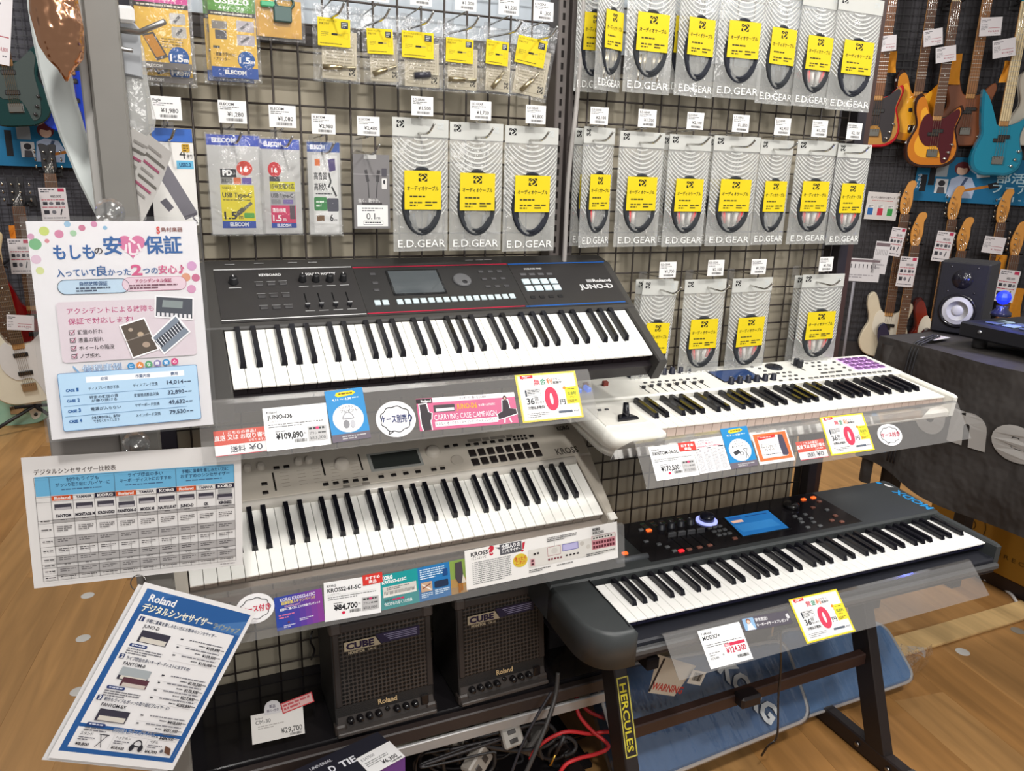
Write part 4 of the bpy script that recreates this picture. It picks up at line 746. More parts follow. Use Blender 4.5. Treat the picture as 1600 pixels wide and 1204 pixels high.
def cable_bag(kind, lbl, group):
    w, h = .124, .30
    t = thing('cable_bag', lbl, 'cable bag', None, group)
    mesh = bag_mesh(w, h); mesh.build('pouch', 'frost', t)
    b = MB(); b.box((-w/2, -.0022, -.040), (w/2, -.0012, 0), '#cbcbc6', .0003); hd = b.build('header', 'card', t)
    sh = Sheet('tmp', w, .04, None, (124, 40), M=frame((-w/2, -.0024, 0), (1, 0, 0), (0, 0, 1))); bpy.data.objects.remove(sh.o); sh.o = put('holder', None, hd) if False else hd
    logo(sh, 17, 14, 8, '#17171a', '#ffffff'); logo(sh, 106, 15, 7, '#cfd3d2', '#ffffff')
    put('logo', mesh_of(sh.p, 'logo', 'paper'), hd, sh.M)
    b = MB()
    for k in range(-4, 14):
        L, R_ = [], []; th = .0040
        for i in range(17):
            f_ = i/16; z_ = .046+k*.0112+.044*(1-(2*f_-1)**2); x = (f_-.5)*w*.97
            if z_ > .042: L.append((x, -bulge(f_, z_/h)-.0007, -z_)); R_.append((x, -bulge(f_, (z_+th)/h)-.0007, -z_-th))
        if len(L) < 3: continue
        if k > 6:   # the lower arcs keep only their ends, the middle is clear
            n_ = max(3, 8-(k-6)); b.grid([L[:n_], R_[:n_]][::-1], '#d2d2ce'); b.grid([L[-n_:], R_[-n_:]][::-1], '#d2d2ce')
        else: b.grid([L, R_][::-1], '#d2d2ce')
    o = b.build('arc_stripes', 'card', t); o['kind'] = 'stuff'
    # folded cable, three turns
    cb = MB(); c_ = '#303236' if kind != 'thick' else '#282a32'
    for k in range(3):
        r = .045-.006*k; pts = []
        for i in range(28):
            a = 2*math.pi*i/28; pts.append((r*math.cos(a)*(.93+.05*k), -.001+.0022*math.sin(3*a+k), -.185+(.075-.005*k)*math.sin(a)))
        cb.tube([(x_, y_-.004, z_) for x_, y_, z_ in pts], .0044, c_, 6, closed=True)
    cb.build('cable', 'rough', t)
    def plug(x, z, c1, c2, tilt, L=.032):
        M_ = T(x, -.004, z) @ RY(tilt); bb = MB(); bb.tube([(0, 0, 0), (0, 0, -L)], [.0052, .0042], c1, 8, M=M_); bb.tube([(0, 0, -L), (0, 0, -L-.022)], .0024, c2, 6, M=M_); bb.build('plug', 'satin' if kind != 'metal' else 'metal', t)
    if kind == 'redwhite': plug(-.022, -.205, '#d01f28', '#b9b4b0', -8); plug(-.008, -.208, '#e2ded8', '#b9b4b0', -3); plug(.014, -.206, '#e2ded8', '#b9b4b0', 8); plug(.027, -.203, '#d01f28', '#b9b4b0', 12)
    if kind == 'redleft': plug(-.026, -.203, '#d01f28', '#b9b4b0', -4); plug(-.014, -.206, '#e2ded8', '#b9b4b0', 2); plug(.03, -.215, '#7b7c80', '#c8c4c0', 6)
    if kind == 'plain': plug(-.02, -.212, '#5f6266', '#c8c4c0', -10); plug(.02, -.212, '#5f6266', '#c8c4c0', 10)
    if kind == 'metal':
        for x in (-.024, -.012, .012, .026): plug(x, -.206-abs(x)*.2, '#cbbfa6', '#d8d2c6', 2, .038)
    lb = Sheet('label_card', .082, .0875, None, (200, 240), '#e6cc1c', m='paper', parent=t, M=frame((-.041, -.0125, -.115), (1, 0, 0), (0, 0, 1)))
    logo(lb, 100, 42, 24, '#26241a', '#e6cc1c'); lb.t('オーディオケーブル', 14, 122, 26, '#2a2818', 172, .03).fine(28, 154, 84, 1, 14, '#4a4420', 3, .7).fine(28, 192, 70, 2, 18, '#4a4420', 4, .5).fine(112, 190, 66, 2, 18, '#4a4420', 5, .5)
    lb.done(pname='label_print')
    b = MB(); b.text('E.D.GEAR', -.054, -.290, .0175, '#f2f2ef', .108, .0, 'l', 0, Matrix(((1, 0, 0, 0), (0, 0, 0, -.0066), (0, 1, 0, 0), (0, 0, 0, 1)))); b.build('brand_lettering', 'card', t)
    return t
PROTO = {}
def place_bag(kind, uL, uR, vT, vB, lbl, group, yaw=0, y=GY, roll=0, key=None):
    c0 = PY((uL+uR)/2, vT, y); w = PY(uR, vT, y).x-PY(uL, vT, y).x; um = (uL+uR)/2; h = c0.z-PY(um+(674-um)*(vB-vT)/(5010-vT), vB, y).z
    M_ = T(*c0) @ RZ(yaw) @ RY(roll) @ Matrix.Diagonal((w/.124, 1, h/.30, 1))
    if kind not in PROTO: PROTO[kind] = cable_bag(kind, lbl, group); PROTO[kind].matrix_basis = M_; o = PROTO[kind]
    else: o = copy_tree(PROTO[kind], None, M_)
    tag(o, lbl, 'cable bag', group); return o
G1, G2, G3 = 'cable bags in the upper row', 'cable bags in the middle row', 'cable bags in the lower row'
ordn = ['first', 'second', 'third', 'fourth', 'fifth', 'sixth', 'seventh', 'eighth']
for i, (k, a, b_, vt, vb, yw) in enumerate((('plain', 612, 702, 185, 392, 4), ('plain', 704, 786, 192, 391, -3), ('thick', 789, 874, 198, 392, 2))):
    place_bag(k, a, b_, vt, vb, ('frosted bag with one thin cable loop, beside the small gift box pack', 'frosted cable bag, second from the slotted uprights on the adapter side', 'frosted cable bag directly beside the slotted uprights, thick dark loop')[i], G2, yw)
for i, (k, a, b_, vt, vb, yw) in enumerate((('redleft', 908, 966, 199, 386, 14), ('redleft', 968, 1041, 206, 385, 3), ('redwhite', 1046, 1113, 211, 385, 2), ('redwhite', 1118, 1188, 213, 384, -3), ('plain', 1187, 1243, 219, 382, 5), ('redwhite', 1246, 1311, 220, 381, 2), ('redwhite', 1308, 1365, 225, 382, 4))):
    place_bag(k, a, b_, vt, vb, 'frosted cable bag, %s from the cable tube in the middle row' % ordn[i], G2, yw)
for i, (a, b_, vt, vb) in enumerate(((899, 950, 201, 384), (1036, 1090, 212, 383), (1104, 1160, 215, 381))):
    place_bag('redwhite', a, b_, vt, vb, 'frosted cable bag mostly hidden behind the %s middle-row bag from the cable tube' % ordn[(0, 2, 3)[i]], G2, -4, GY+.035)
for i, (k, a, b_, vt, vb, yw) in enumerate((('redwhite', 1002, 1063, 438, 603, 8), ('redwhite', 1072, 1134, 436, 592, -3), ('redwhite', 1144, 1209, 434, 588, 3), ('redwhite', 1256, 1319, 428, 575, -2))):
    place_bag(k, a, b_, vt, vb, 'frosted cable bag, %s from the black synthesizer in the lower row' % ordn[i], G3, yw, GY, (4, 0, 0, 0)[i])
place_bag('redwhite', 1246, 1302, 430, 572, 'frosted cable bag peeking out behind the fourth lower-row bag', G3, -8, GY+.035)
place_bag('redwhite', 996, 1050, 436, 600, 'frosted cable bag peeking out behind the first lower-row bag', G3, -8, GY+.035)
for i, (k, a, b_, vt, vb, yw) in enumerate((('metal', 928, 990, -62, 142, 24), ('metal', 984, 1062, -58, 146, 2), ('thick', 1064, 1134, -48, 151, 8), ('thick', 1132, 1204, -42, 154, -4), ('plain', 1196, 1262, -30, 163, 6), ('redwhite', 1254, 1318, -12, 167, 4), ('thick', 1310, 1384, -4, 173, 2))):
    place_bag(k, a, b_, vt, vb, 'frosted cable bag, %s from the cable tube in the upper row' % ordn[i], G1, yw)
for i, (a, b_, vt, vb) in enumerate(((906, 958, -58, 144), (1050, 1104, -50, 147), (1296, 1350, -2, 170))):
    place_bag('thick', a, b_, vt, vb, 'frosted cable bag mostly hidden behind the %s upper-row bag from the cable tube' % ordn[(0, 2, 6)[i]], G1, -4, GY+.04)
# ---- peg hooks with price tags
b = MB(); b.tube(smooth_path([(0, -.002, 0), (0, -.06, -.004), (0, -.13, -.008), (.004, -.148, -.004), (.010, -.158, .010)], 4), .0024, '#c8c6c2', 6); HK_W = mesh_of(b, 'prong', 'chrome')
b = MB(); b.tube([(0, -.002, .022), (0, -.11, .024)], .0016, '#c8c6c2', 6); HK_A = mesh_of(b, 'tag_arm', 'chrome')
b = MB(); b.box((-.011, -.010, -.012), (.011, -.004, .028), '#ffffff', .001); HK_C = mesh_of(b, 'clip', 'clear')
def tag_print(maker, price, seed):
    s_ = Sheet('price_tag', .045, .036, None, (45, 36), '#efedec', M=I4); s_.t(maker, 3, 8, 4.2, BK, None, .02).fine(3, 10, 30, 2, 3, '#666666', seed, .45).t(price, 14, 25, 6.6, '#2a2a2c', 26, .012).bars(12, 28, 26, 4.6, '#444444', seed)
    m1, m2 = s_.o.data, mesh_of(s_.p, 'tag_lettering', 'paper'); bpy.data.objects.remove(s_.o); return m1, m2
def hook(u, v, wpx, maker, price, lbl, group, y=-.108, seed=1):
    c0 = PY(u, v, y); w = PY(u+wpx/2, v, y).x-PY(u-wpx/2, v, y).x; k = w/.045
    t = thing('peg_hook', lbl, 'hook', T(c0.x, 0, c0.z-.036*k/2-.026), group)
    put('prong', HK_W, t); put('tag_arm', HK_A, t); put('clip', HK_C, t)
    m1, m2 = tag_print(maker, price, seed); M_ = T(-w/2, y-.004, .026+.036*k) @ RX(90) @ Matrix.Diagonal((k, k, 1, 1))
    pt = put('price_tag', m1, t, M_); put('tag_lettering', m2, pt)
H1 = 'hooks with price tags on the wire grids'
for i, (u, v, w, mk, pr, lb) in enumerate(((260, 169, 47, 'Eagle', '¥1,980', 'above the white hub box'), (363, 175, 44, 'ELECOM', '¥1,280', 'above the yellow cable pouch'), (441, 182, 42, 'ELECOM', '¥1,080', 'above the pink cable pouch'), (505, 194, 37, 'ELECOM', '¥2,980', 'above the slim white pouch'), (575, 197, 35, 'ELECOM', '¥2,480', 'above the grey adapter box'), (659, 166, 34, 'E.D.GEAR', '¥1,500', 'over the bag with one thin cable loop'), (750, 173, 33, 'E.D.GEAR', '¥1,700', 'over the bag between two others'), (836, 179, 31, 'E.D.GEAR', '¥1,800', 'over the bag beside the uprights'), (935, 181, 28, 'E.D.GEAR', '¥2,100', 'over the first middle bag from the cable tube'), (1010, 185, 28, 'E.D.GEAR', '¥1,700', 'over the second middle bag from the cable tube'), (1085, 189, 26, 'E.D.GEAR', '¥2,100', 'over the third middle bag from the cable tube'), (1156, 193, 26, 'E.D.GEAR', '¥1,850', 'over the fourth middle bag from the cable tube'), (1221, 198, 25, 'E.D.GEAR', '¥2,450', 'over the fifth middle bag from the cable tube'), (1279, 201, 24, 'E.D.GEAR', '¥1,700', 'over the sixth middle bag from the cable tube'), (1333, 205, 23, 'E.D.GEAR', '¥2,100', 'over the seventh middle bag from the cable tube'), (1042, 421, 26, 'E.D.GEAR', '¥1,700', 'over the first lower bag from the black synthesizer'), (1117, 418, 25, 'E.D.GEAR', '¥2,100', 'over the second lower bag from the black synthesizer'), (1184, 416, 23, 'E.D.GEAR', '¥1,700', 'over the third lower bag from the black synthesizer'), (1289, 412, 21, 'E.D.GEAR', '¥1,780', 'over the fourth lower bag from the black synthesizer'), (848, 18, 31, 'E.D.GEAR', '¥1,300', 'over the adapter bag nearest the slotted uprights'), (794, 9, 32, 'E.D.GEAR', '¥1,200', 'over the fifth adapter bag from the yellow packs'), (727, 2, 33, 'E.D.GEAR', '¥1,000', 'over the fourth adapter bag from the yellow packs'), (657, -6, 34, 'E.D.GEAR', '¥1,000', 'over the third adapter bag from the yellow packs'), (590, -12, 34, 'E.D.GEAR', '¥1,000', 'over the second adapter bag from the yellow packs'), (520, -20, 34, 'E.D.GEAR', '¥1,000', 'over the first adapter bag from the yellow packs'))):
    hook(u, v, w, mk, pr, 'chrome hook with %s tag %s' % (pr, lb), H1, seed=i)
# ---- small adapter bags
def adapter_bag(i, uL, uR, vT, vB, lab, kind, roll, lbl):
    c0 = PY((uL+uR)/2, vT, GY); w = PY(uR, vT, GY).x-PY(uL, vT, GY).x; um = (uL+uR)/2; h = c0.z-PY(um, vB, GY).z
    t = thing('adapter_bag', lbl, 'adapter bag', T(*c0) @ RZ((-4, 3, 2, -2, 6, -10)[i % 6]) @ RY(roll), 'small plug adapter bags')
    b = MB(); nx, nz = 6, 8
    for sg in (-1, 1):
        pts = [[((a/nx-.5)*w, sg*bulge(a/nx, j/nz)*.8, -j/nz*h) for a in range(nx+1)] for j in range(nz+1)]; b.grid(pts if sg > 0 else [r[::-1] for r in pts], '#ffffff')
    b.build('pouch', 'film', t)
    cw_, ch_ = w*.74, h*.62; s_ = Sheet('backing_card', cw_, ch_, None, (100, 120), '#cfc4ac', parent=t, M=frame((-cw_*.42, .001, -h*.33), (1, 0, 0), (0, 0, 1)))
    s_.frm(8, 30, 92, 112, 1, '#9a917c').fine(12, 36, 76, 8, 8, '#a59b86', i).line(50, 30, 50, 112, .8, '#9a917c'); logo(s_, 86, 100, 9, '#3a352c', '#cfc4ac'); s_.done(pname='card_print')
    s_ = Sheet('label_card', w*.68, h*.36, None, (180, 160), '#e6cc1c', parent=t, M=frame((-w*.40, -.0085, -h*(.2 if i != 0 else .18)), (1, 0, 0), (0, 0, 1)))
    s_.t('マイク・ヘッドホン', 8, 22, 12, '#3a3618', 96, .02).t('変換プラグ', 8, 40, 12, '#3a3618', 56, .02).rect(128, 16, 168, 54, '#2f3648').fine(134, 22, 28, 3, 10, '#cfd0c8', 2, .5).rect(76, 84, 108, 96, '#2c2a22').rect(108, 88, 134, 92, '#8a8468').fine(18, 80, 42, 3, 10, '#a89a28', 3).frm(144, 78, 168, 110, 1.5, '#a89a28').fine(12, 142, 120, 1, 10, '#6a6220', 4); s_.done(pname='label_print')
    b = MB(); z = -h*.80
    if kind == 'black': b.tube([(-w*.12, -.003, z), (w*.22, -.003, z+.004)], .0065, '#35343c', 10); b.tube([(w*.22, -.003, z+.004), (w*.40, -.003, z+.005)], .002, '#c8c0a8', 6)
    else:
        d = {'flat': (.3, .02), 'tilt': (.26, .13), 'steep': (.12, .28)}[kind]
        b.tube([(-w*d[0], -.003, z-w*d[1]*.6), (w*.1, -.003, z+w*d[1]*.4)], .005, '#b8a988', 10); b.tube([(w*.1, -.003, z+w*d[1]*.4), (w*(.1+d[0]), -.003, z+w*d[1])], .003, '#d0c4a4', 8)
    b.build('plug_adapter', 'metal' if kind != 'black' else 'gloss', t)
for i, (a, b_, vt, vb, kd, ro, lb) in enumerate(((488, 562, 8, 129, 'flat', 1, 'clear adapter bag beside the yellow packs, flat silver plug'), (563, 624, 24, 132, 'tilt', -2, 'clear adapter bag with slanting silver plug, second from the yellow packs'), (618, 692, 28, 141, 'black', 0, 'clear adapter bag with a black plug'), (690, 752, 40, 145, 'flat', 1, 'clear adapter bag with flat silver plug, next to the black plug bag'), (752, 806, 44, 148, 'steep', 2, 'clear adapter bag with upright gold plug beside the tilted bag'), (808, 872, 38, 156, 'steep', 9, 'tilted clear adapter bag beside the slotted uprights'))):
    adapter_bag(i, a, b_, vt, vb, None, kd, ro, lb)
# ---- electronics packs
def pack(name, TL, TR, BL, space, paper, y=GY, m='card', th=.0006):
    a = PY(*TL, y); b_ = PY(*TR, y); c_ = PY(*BL, y); return Sheet(name, a, Vector((b_.x, y, a.z)), Vector((a.x, y, c_.z)), space, paper, None, th, m)
def pouch(s, m=.006, mat_='film', d=.009):
    b = MB(); n1, n2 = 6, 8; w, h = s.w, s.h
    for sg in (1, -1):
        pts = [[(-m+(w+2*m)*i/n1, m-(h+2*m)*j/n2, sg*(d*max(0, math.sin(math.pi*i/n1))**.5*max(0, math.sin(math.pi*j/n2))**.5+.0008)) for i in range(n1+1)] for j in range(n2+1)]; b.grid([r[::-1] for r in pts] if sg > 0 else pts, '#ffffff')
    b.build('clear_pouch', mat_, s.o)
def usb_pack(s, top, title, sub, shape):
    s.rect(0, 0, 100, 46, top).t(title, 50, 30, 11, '#ffffff', 74, .03, 'c').t(sub, 50, 42, 7, '#ffffff', 56, .02, 'c').rect(0, 46, 100, 55, '#3a3430').fine(5, 49, 88, 1, 5, '#d8d2c0', 3, .6)
    if shape == 'phone': s.poly([(10, 104), (32, 98), (56, 142), (34, 150)], '#55504c').poly([(13, 107), (30, 102), (50, 138), (34, 144)], '#c98a2c').rr(64, 62, 94, 82, 3, '#b9b6b0').rr(66, 86, 94, 106, 3, '#b9b6b0').line(72, 78, 84, 66, 5, '#5a5a5c').line(74, 102, 86, 90, 5, '#5a5a5c').fine(46, 108, 40, 4, 5, '#8a7020', 4).ell(76, 142, 20, 20, '#1f5aa4').t('1.5', 59, 149, 13, '#ffffff', 25, .03).t('m', 85, 149, 8, '#ffffff', 9, .03).rect(0, 152, 100, 164, '#7a7470').t('ELECOM', 14, 161, 5, '#e0ded8', 30, .03)
    else: s.rect(6, 66, 38, 82, '#8a8580').rect(12, 84, 36, 102, '#5a5a60').rr(58, 62, 96, 84, 2, '#b9b2b8').rr(58, 90, 96, 112, 2, '#b9b2b8').line(66, 80, 84, 66, 5, '#6a686c').line(66, 106, 84, 94, 5, '#6a686c').rect(6, 116, 20, 121, '#4a4430').t('・据置き型HDD', 6, 136, 7, '#3a3420', 46, .02).t('・プリンター', 6, 146, 7, '#3a3420', 34, .02).ell(76, 142, 19, 19, '#1f5aa4').t('1.5', 60, 148, 12, '#ffffff', 24, .03).t('m', 85, 148, 7, '#ffffff', 9, .03).rect(0, 158, 100, 180, '#2a56a8').t('ELECOM', 28, 172, 8, '#ffffff', 46, .05)
for lb, dy, off in (('yellow cable pack with a smartphone picture beside the grey post', 0, (0, 0)), ('yellow cable pack hanging behind the smartphone pack, lower edge showing', .02, (2, 22))):
    s = pack('cable_pack', (204+off[0], -42+off[1]), (289+off[0], -42+off[1]), (204+off[0], 104+off[1]), (100, 164), '#e3b422', GY+dy); usb_pack(s, '#cf3f8e', 'USB2.0', 'USB2.0ケーブル', 'phone'); pouch(s); s.done(lb, 'cable pack', 'yellow cable packs')
for lb, dy, off in (('yellow cable pack with a green top and blue foot', 0, (0, 0)), ('yellow cable pack showing behind the green-topped one', .02, (-7, 6))):
    s = pack('cable_pack', (322+off[0], -22+off[1]), (396+off[0], -22+off[1]), (322+off[0], 119+off[1]), (100, 180), '#e3b422', GY+dy); usb_pack(s, '#5c9a3c', 'USB2.0', 'A-Bケーブル', 'hdd'); pouch(s); s.done(lb, 'cable pack', 'yellow cable packs')
s = pack('card_reader_pack', (396, -40), (468, -40), (396, 55), (100, 130), '#d6a01e'); s.rect(0, 0, 100, 48, '#b9b6b8'); s.done('amber pack with a dark looped adapter beside the adapter bags', 'pack'); pouch(s)
b = MB(); b.box((.03, -.075, .002), (.062, -.048, .012), '#35504c', .002); b.tube([(.05+.016*math.cos(a*.35), -.042+.011*math.sin(a*.35), .008) for a in range(18)], .0025, '#2c4a44', 6, closed=True); b.box((.008, -.052, .003), (.034, -.042, .010), '#3a9a6a', .002); b.build('adapter', 'plastic', s.o)
s = pack('hub_box', (230, 221), (301, 221), (230, 352), (100, 180), '#e9e6e2', GY+.01, 'card', .02)
s.poly([(8, 52), (40, 46), (112-14, 150), (66, 160)], '#77747c').poly([(66, 160), (98, 150), (98, 156), (70, 168)], '#5a5760').line(86, 158, 96, 176, 5, '#6a6770').poly([(16, 128), (30, 120), (46, 140), (34, 150)], '#6a6770').t('4', 68, 34, 22, '#2a2a2c', 14, .0).t('ポート', 84, 22, 5, '#2a2a2c', 12).t('搭載', 84, 33, 8, '#2a2a2c', 13).rect(60, 38, 98, 56, '#6fb8dc').t('USB2.0', 66, 51, 8, '#24507a', 26, .04).rr(74, 2, 92, 20, 4, '#c9a03a').fine(77, 5, 12, 3, 5, '#4a3810', 3, .5); s.done('white box of a grey four-port hub beside the leaflets', 'box')
bl = MB().box((.016*.5, .001, -.0008), (.075, .024, .0008), '#2f62b8', .0004); bl.build('blue_hanger', 'card', s.o)
def zip_pouch(TL, TR, BL, lbl, draw, hdr='#2446b4', m='frost'):
    s = pack('cable_pouch', TL, TR, BL, (100, 190), '#b9b8b6', GY, 'satin'); s.rect(0, 0, 100, 20, hdr).t('ELECOM', 10, 14, 8, '#e8ecf8', 44, .05); draw(s); pouch(s, .003, 'film', .012); s.done(lbl, 'cable pouch', 'cable pouches with blue headers'); return s
def d1(s): s.rect(22, 64, 52, 80, '#26242a').t('PD', 26, 76, 10, '#ffffff', 18, .06).t('対応', 40, 86, 6, '#dddddd').ell(68, 62, 15, 14, '#d8402e').t('16', 60, 68, 9, '#ffffff', 15, .03).rect(22, 80, 44, 92, '#8a8884').t('高速充電', 24, 89, 6, '#26262a', 18).rr(46, 80, 60, 92, 2, '#d86a3a').rr(62, 80, 80, 92, 2, '#6a58a8').rect(20, 94, 84, 176, '#ead82a').t('USB2.0', 24, 102, 4, '#4a4620').t('USB Type-C', 23, 118, 9, '#3a3a20', 56, .03).fine(24, 122, 52, 1, 4, '#6a6620', 3).line(44, 156, 78, 128, 6, '#6a685a').line(50, 150, 62, 140, 9, '#55534a').t('1.5', 24, 160, 14, '#26262a', 24, .03).t('m', 52, 160, 8, '#26262a', 8).rr(62, 148, 82, 158, 2, '#5aa84a').rect(20, 164, 84, 178, '#2a4ca8').t('ELECOM', 34, 174, 7, '#e8ecf8', 36, .05)
zip_pouch((321, 209), (405, 209), (321, 366), 'cable pouch with yellow label and blue header', d1)
def d2(s): s.ell(34, 60, 17, 15, '#d02c34').t('16', 26, 66, 9, '#ffffff', 15, .03).rect(20, 74, 46, 84, '#4a4a52').rect(20, 84, 84, 104, '#dcd42a').t('15W充電対応', 22, 99, 11, '#2a2a20', 60, .03).rect(20, 104, 84, 132, '#a9a8ac').t('USB Type-C', 22, 116, 8, '#3a3a3c', 56, .02).rr(22, 120, 46, 129, 2, '#8a8a8e').rr(52, 120, 78, 129, 2, '#7a6aa8').rect(20, 132, 84, 168, '#d83a68').t('通信/充電', 24, 146, 8, '#ffffff', 34, .03).t('1.5', 24, 164, 12, '#ffffff', 22, .03).t('m', 50, 164, 8, '#ffffff', 8).rect(68, 132, 82, 160, '#5a4a54').rect(20, 168, 84, 178, '#2a4ca8').t('ELECOM', 34, 176, 6, '#e8ecf8', 36, .05)
zip_pouch((405, 216), (467, 216), (405, 365), 'cable pouch with pink and yellow label', d2)
def d3(s): s.rect(14, 26, 92, 186, '#e4e3e1').rect(22, 34, 38, 48, '#e0702c').poly([(62, 34), (84, 32), (86, 56), (66, 60)], '#4a3a72').t('高音質', 18, 76, 14, '#2a2a2e', 40, .03).t('高耐久', 18, 98, 14, '#2a2a2e', 40, .03).line(64, 62, 70, 80, 5, '#2a2a2e').line(70, 80, 62, 92, 5, '#2a2a2e').line(72, 90, 86, 110, 5, '#2a2a2e').fine(22, 104, 50, 1, 5, '#44444a', 3).rr(16, 112, 56, 140, 4, '#3a8a4a').rr(56, 114, 92, 142, 4, '#4a4a58').fine(22, 120, 26, 2, 8, '#e8f2e8', 3).rect(20, 142, 90, 168, '#f0efee').t('6', 64, 162, 14, '#2a2a2c', 10, .03).t('cm', 76, 162, 6, '#2a2a2c', 10).rect(22, 150, 46, 162, '#7a5a3a')
zip_pouch((479, 221), (530, 221), (479, 366), 'slim white cable pouch with green label', d3, '#274f9c')
s = pack('adapter_box', (551, 240), (608, 240), (551, 357), (100, 165), '#7c797a', GY, 'card', .018)
s.rect(30, 0, 64, 10, '#c9c8c6').line(34, 34, 40, 60, 8, '#4c4a4c').line(40, 60, 42, 96, 3, '#4c4a4c').line(70, 34, 66, 60, 9, '#4c4a4c').line(66, 60, 62, 96, 3, '#4c4a4c').line(0, 44, 100, 44, 1.5, '#a5a2a2').t('強く、艶やか。', 12, 106, 8, '#d8d6d4', 60).rect(8, 112, 94, 160, '#efeeec').fine(22, 118, 58, 2, 5, '#44444a', 3).t('0.1', 34, 144, 14, '#3a3a3c', 24, .0).t('m', 62, 144, 8, '#3a3a3c', 10, .0).frm(26, 148, 80, 156, 1, '#55555a').fine(30, 150, 44, 1, 5, '#33333a', 4).rr(78, 30, 92, 48, 2, '#55525a').rr(78, 52, 92, 76, 2, '#e0dedc').ell(85, 60, 3, 5, '#33333a').rect(22, 106.5, 78, 111, '#4a4648'); s.done('grey adapter box with white label beside the frosted cable bags', 'box')
# ---- leaflets, hook and clear bags beside the grey post
def leaflet(i, du, lean, lbl):
    b = MB(); w, h = .042, .125; pts = []
    for j in range(9):
        f_ = j/8; pts.append([(x, -.02*f_*f_-.002*i, f_*h) for x in (-w/2, 0, w/2)])
    c0 = PY(190+du, 335, -.355-.004*i); t = tag(b.grid(pts, '#f0ece8').build('leaflet', 'paper', None, T(*c0) @ RZ(-35) @ RY(lean)), lbl, 'leaflet', 'leaflets in the clear holder'); me = t.data
    p_ = MB()
    for k in range(7): z_ = .035+k*.012; p_.add([(-w*.36, -.02*(z_/h)**2-.0012-.002*i, z_), (w*.2+.005*(k % 3), -.02*(z_/h)**2-.0012-.002*i, z_), (w*.2+.005*(k % 3), -.02*((z_+.004)/h)**2-.0012-.002*i, z_+.004), (-w*.36, -.02*((z_+.004)/h)**2-.0012-.002*i, z_+.004)], [(0, 1, 2, 3)], ('#b9b4b0', '#c7708c', '#8a8680')[k % 3])
    p_.build('print', 'paper', t)
for i, (du, le, lb) in enumerate(((0, 6, 'pale leaflet nearest the grey post'), (6, 16, 'second pale leaflet fanned out beside the grey post'), (12, 26, 'third pale leaflet fanned out beside the grey post'), (18, 36, 'outermost pale leaflet fanned toward the hub box'))): leaflet(i, du, le, lb)
c0 = PY(194, 345, -.36); b = MB(); b.box((-.022, -.022, 0), (.03, .012, .075), '#ffffff', .003); tag(b.build('leaflet_holder', 'wrap', None, T(*c0)), 'clear plastic holder for the leaflets', 'holder')
c0 = PY(166, 38, -.40); t = thing('side_bracket', 'silver bracket hook on the side of the grey post', 'bracket', T(*c0))
MB().tube(smooth_path([(0, 0, .02), (0, -.01, -.01), (.01, -.012, -.028), (.03, -.012, -.032)], 4), .003, '#b0aeac', 8).build('rod', 'metal', t)
MB().tube([(.0, -.008, -.006), (.04, -.012, -.008), (.072, -.04, .004)], .004, '#b4b2b0', 8).build('arm', 'metal', t)
MB().box((.014, -.004, .004), (.036, .010, .026), '#c4c2c0', .004).build('clip', 'plastic', t)
b = MB(); c0 = PY(201, 50, -.36)
prof = [(.010, 0), (.018, -.02), (.020, -.06), (.022, -.085), (.027, -.115), (.024, -.13), (.008, -.145)]
for sg, col in ((1, None),):
    pts = [[(r_*math.cos(a*.5236)+.05*z_*.3, r_*.35*math.sin(a*.5236), z_) for a in range(13)] for r_, z_ in prof]; b.grid([r[::-1] for r in pts], '#e4e4e4')
tag(b.build('plastic_bag', 'frost', None, T(*c0)), 'crumpled clear plastic bag hanging beside the grey post', 'plastic bag')
b = MB(); c0 = PY(193, 32, -.365); b.prism([(-.012, -.07), (.018, -.075), (.020, -.01), (.006, .006), (-.010, 0)], 0, .006, '#8e9094', RX(90), .002); tag(b.build('grey_pouch', 'satin', None, T(*c0)), 'grey folded pouch under the silver bracket hook', 'pouch')
# ================================================================ amplifiers on the low shelf
def grille_mat():
    m = bpy.data.materials.new('grille'); m.use_nodes = True; nt = m.node_tree; N = nt.nodes; b = N['Principled BSDF']
    tc = N.new('ShaderNodeTexCoord'); mp = N.new('ShaderNodeMapping'); mp.inputs['Scale'].default_value = (112, 1, 112); nt.links.new(tc.outputs['Object'], mp.inputs['Vector'])
    vo = N.new('ShaderNodeTexVoronoi'); vo.inputs['Scale'].default_value = 1; vo.inputs['Randomness'].default_value = .12; nt.links.new(mp.outputs[0], vo.inputs['Vector'])
    cr = N.new('ShaderNodeValToRGB'); cr.color_ramp.elements[0].position = .36; cr.color_ramp.elements[0].color = (.002, .0015, .0015, 1); cr.color_ramp.elements[1].position = .44; cr.color_ramp.elements[1].color = (.05, .040, .035, 1)
    nt.links.new(vo.outputs['Distance'], cr.inputs[0]); nt.links.new(cr.outputs[0], b.inputs['Base Color']); b.inputs['Roughness'].default_value = .38; b.inputs['Metallic'].default_value = .2
    bp = N.new('ShaderNodeBump'); bp.inputs['Strength'].default_value = .6; bp.inputs['Distance'].default_value = .002; nt.links.new(vo.outputs['Distance'], bp.inputs['Height']); nt.links.new(bp.outputs[0], b.inputs['Normal']); MAT['grille'] = m
grille_mat()
W_, H_, D_ = .221, .247, .165
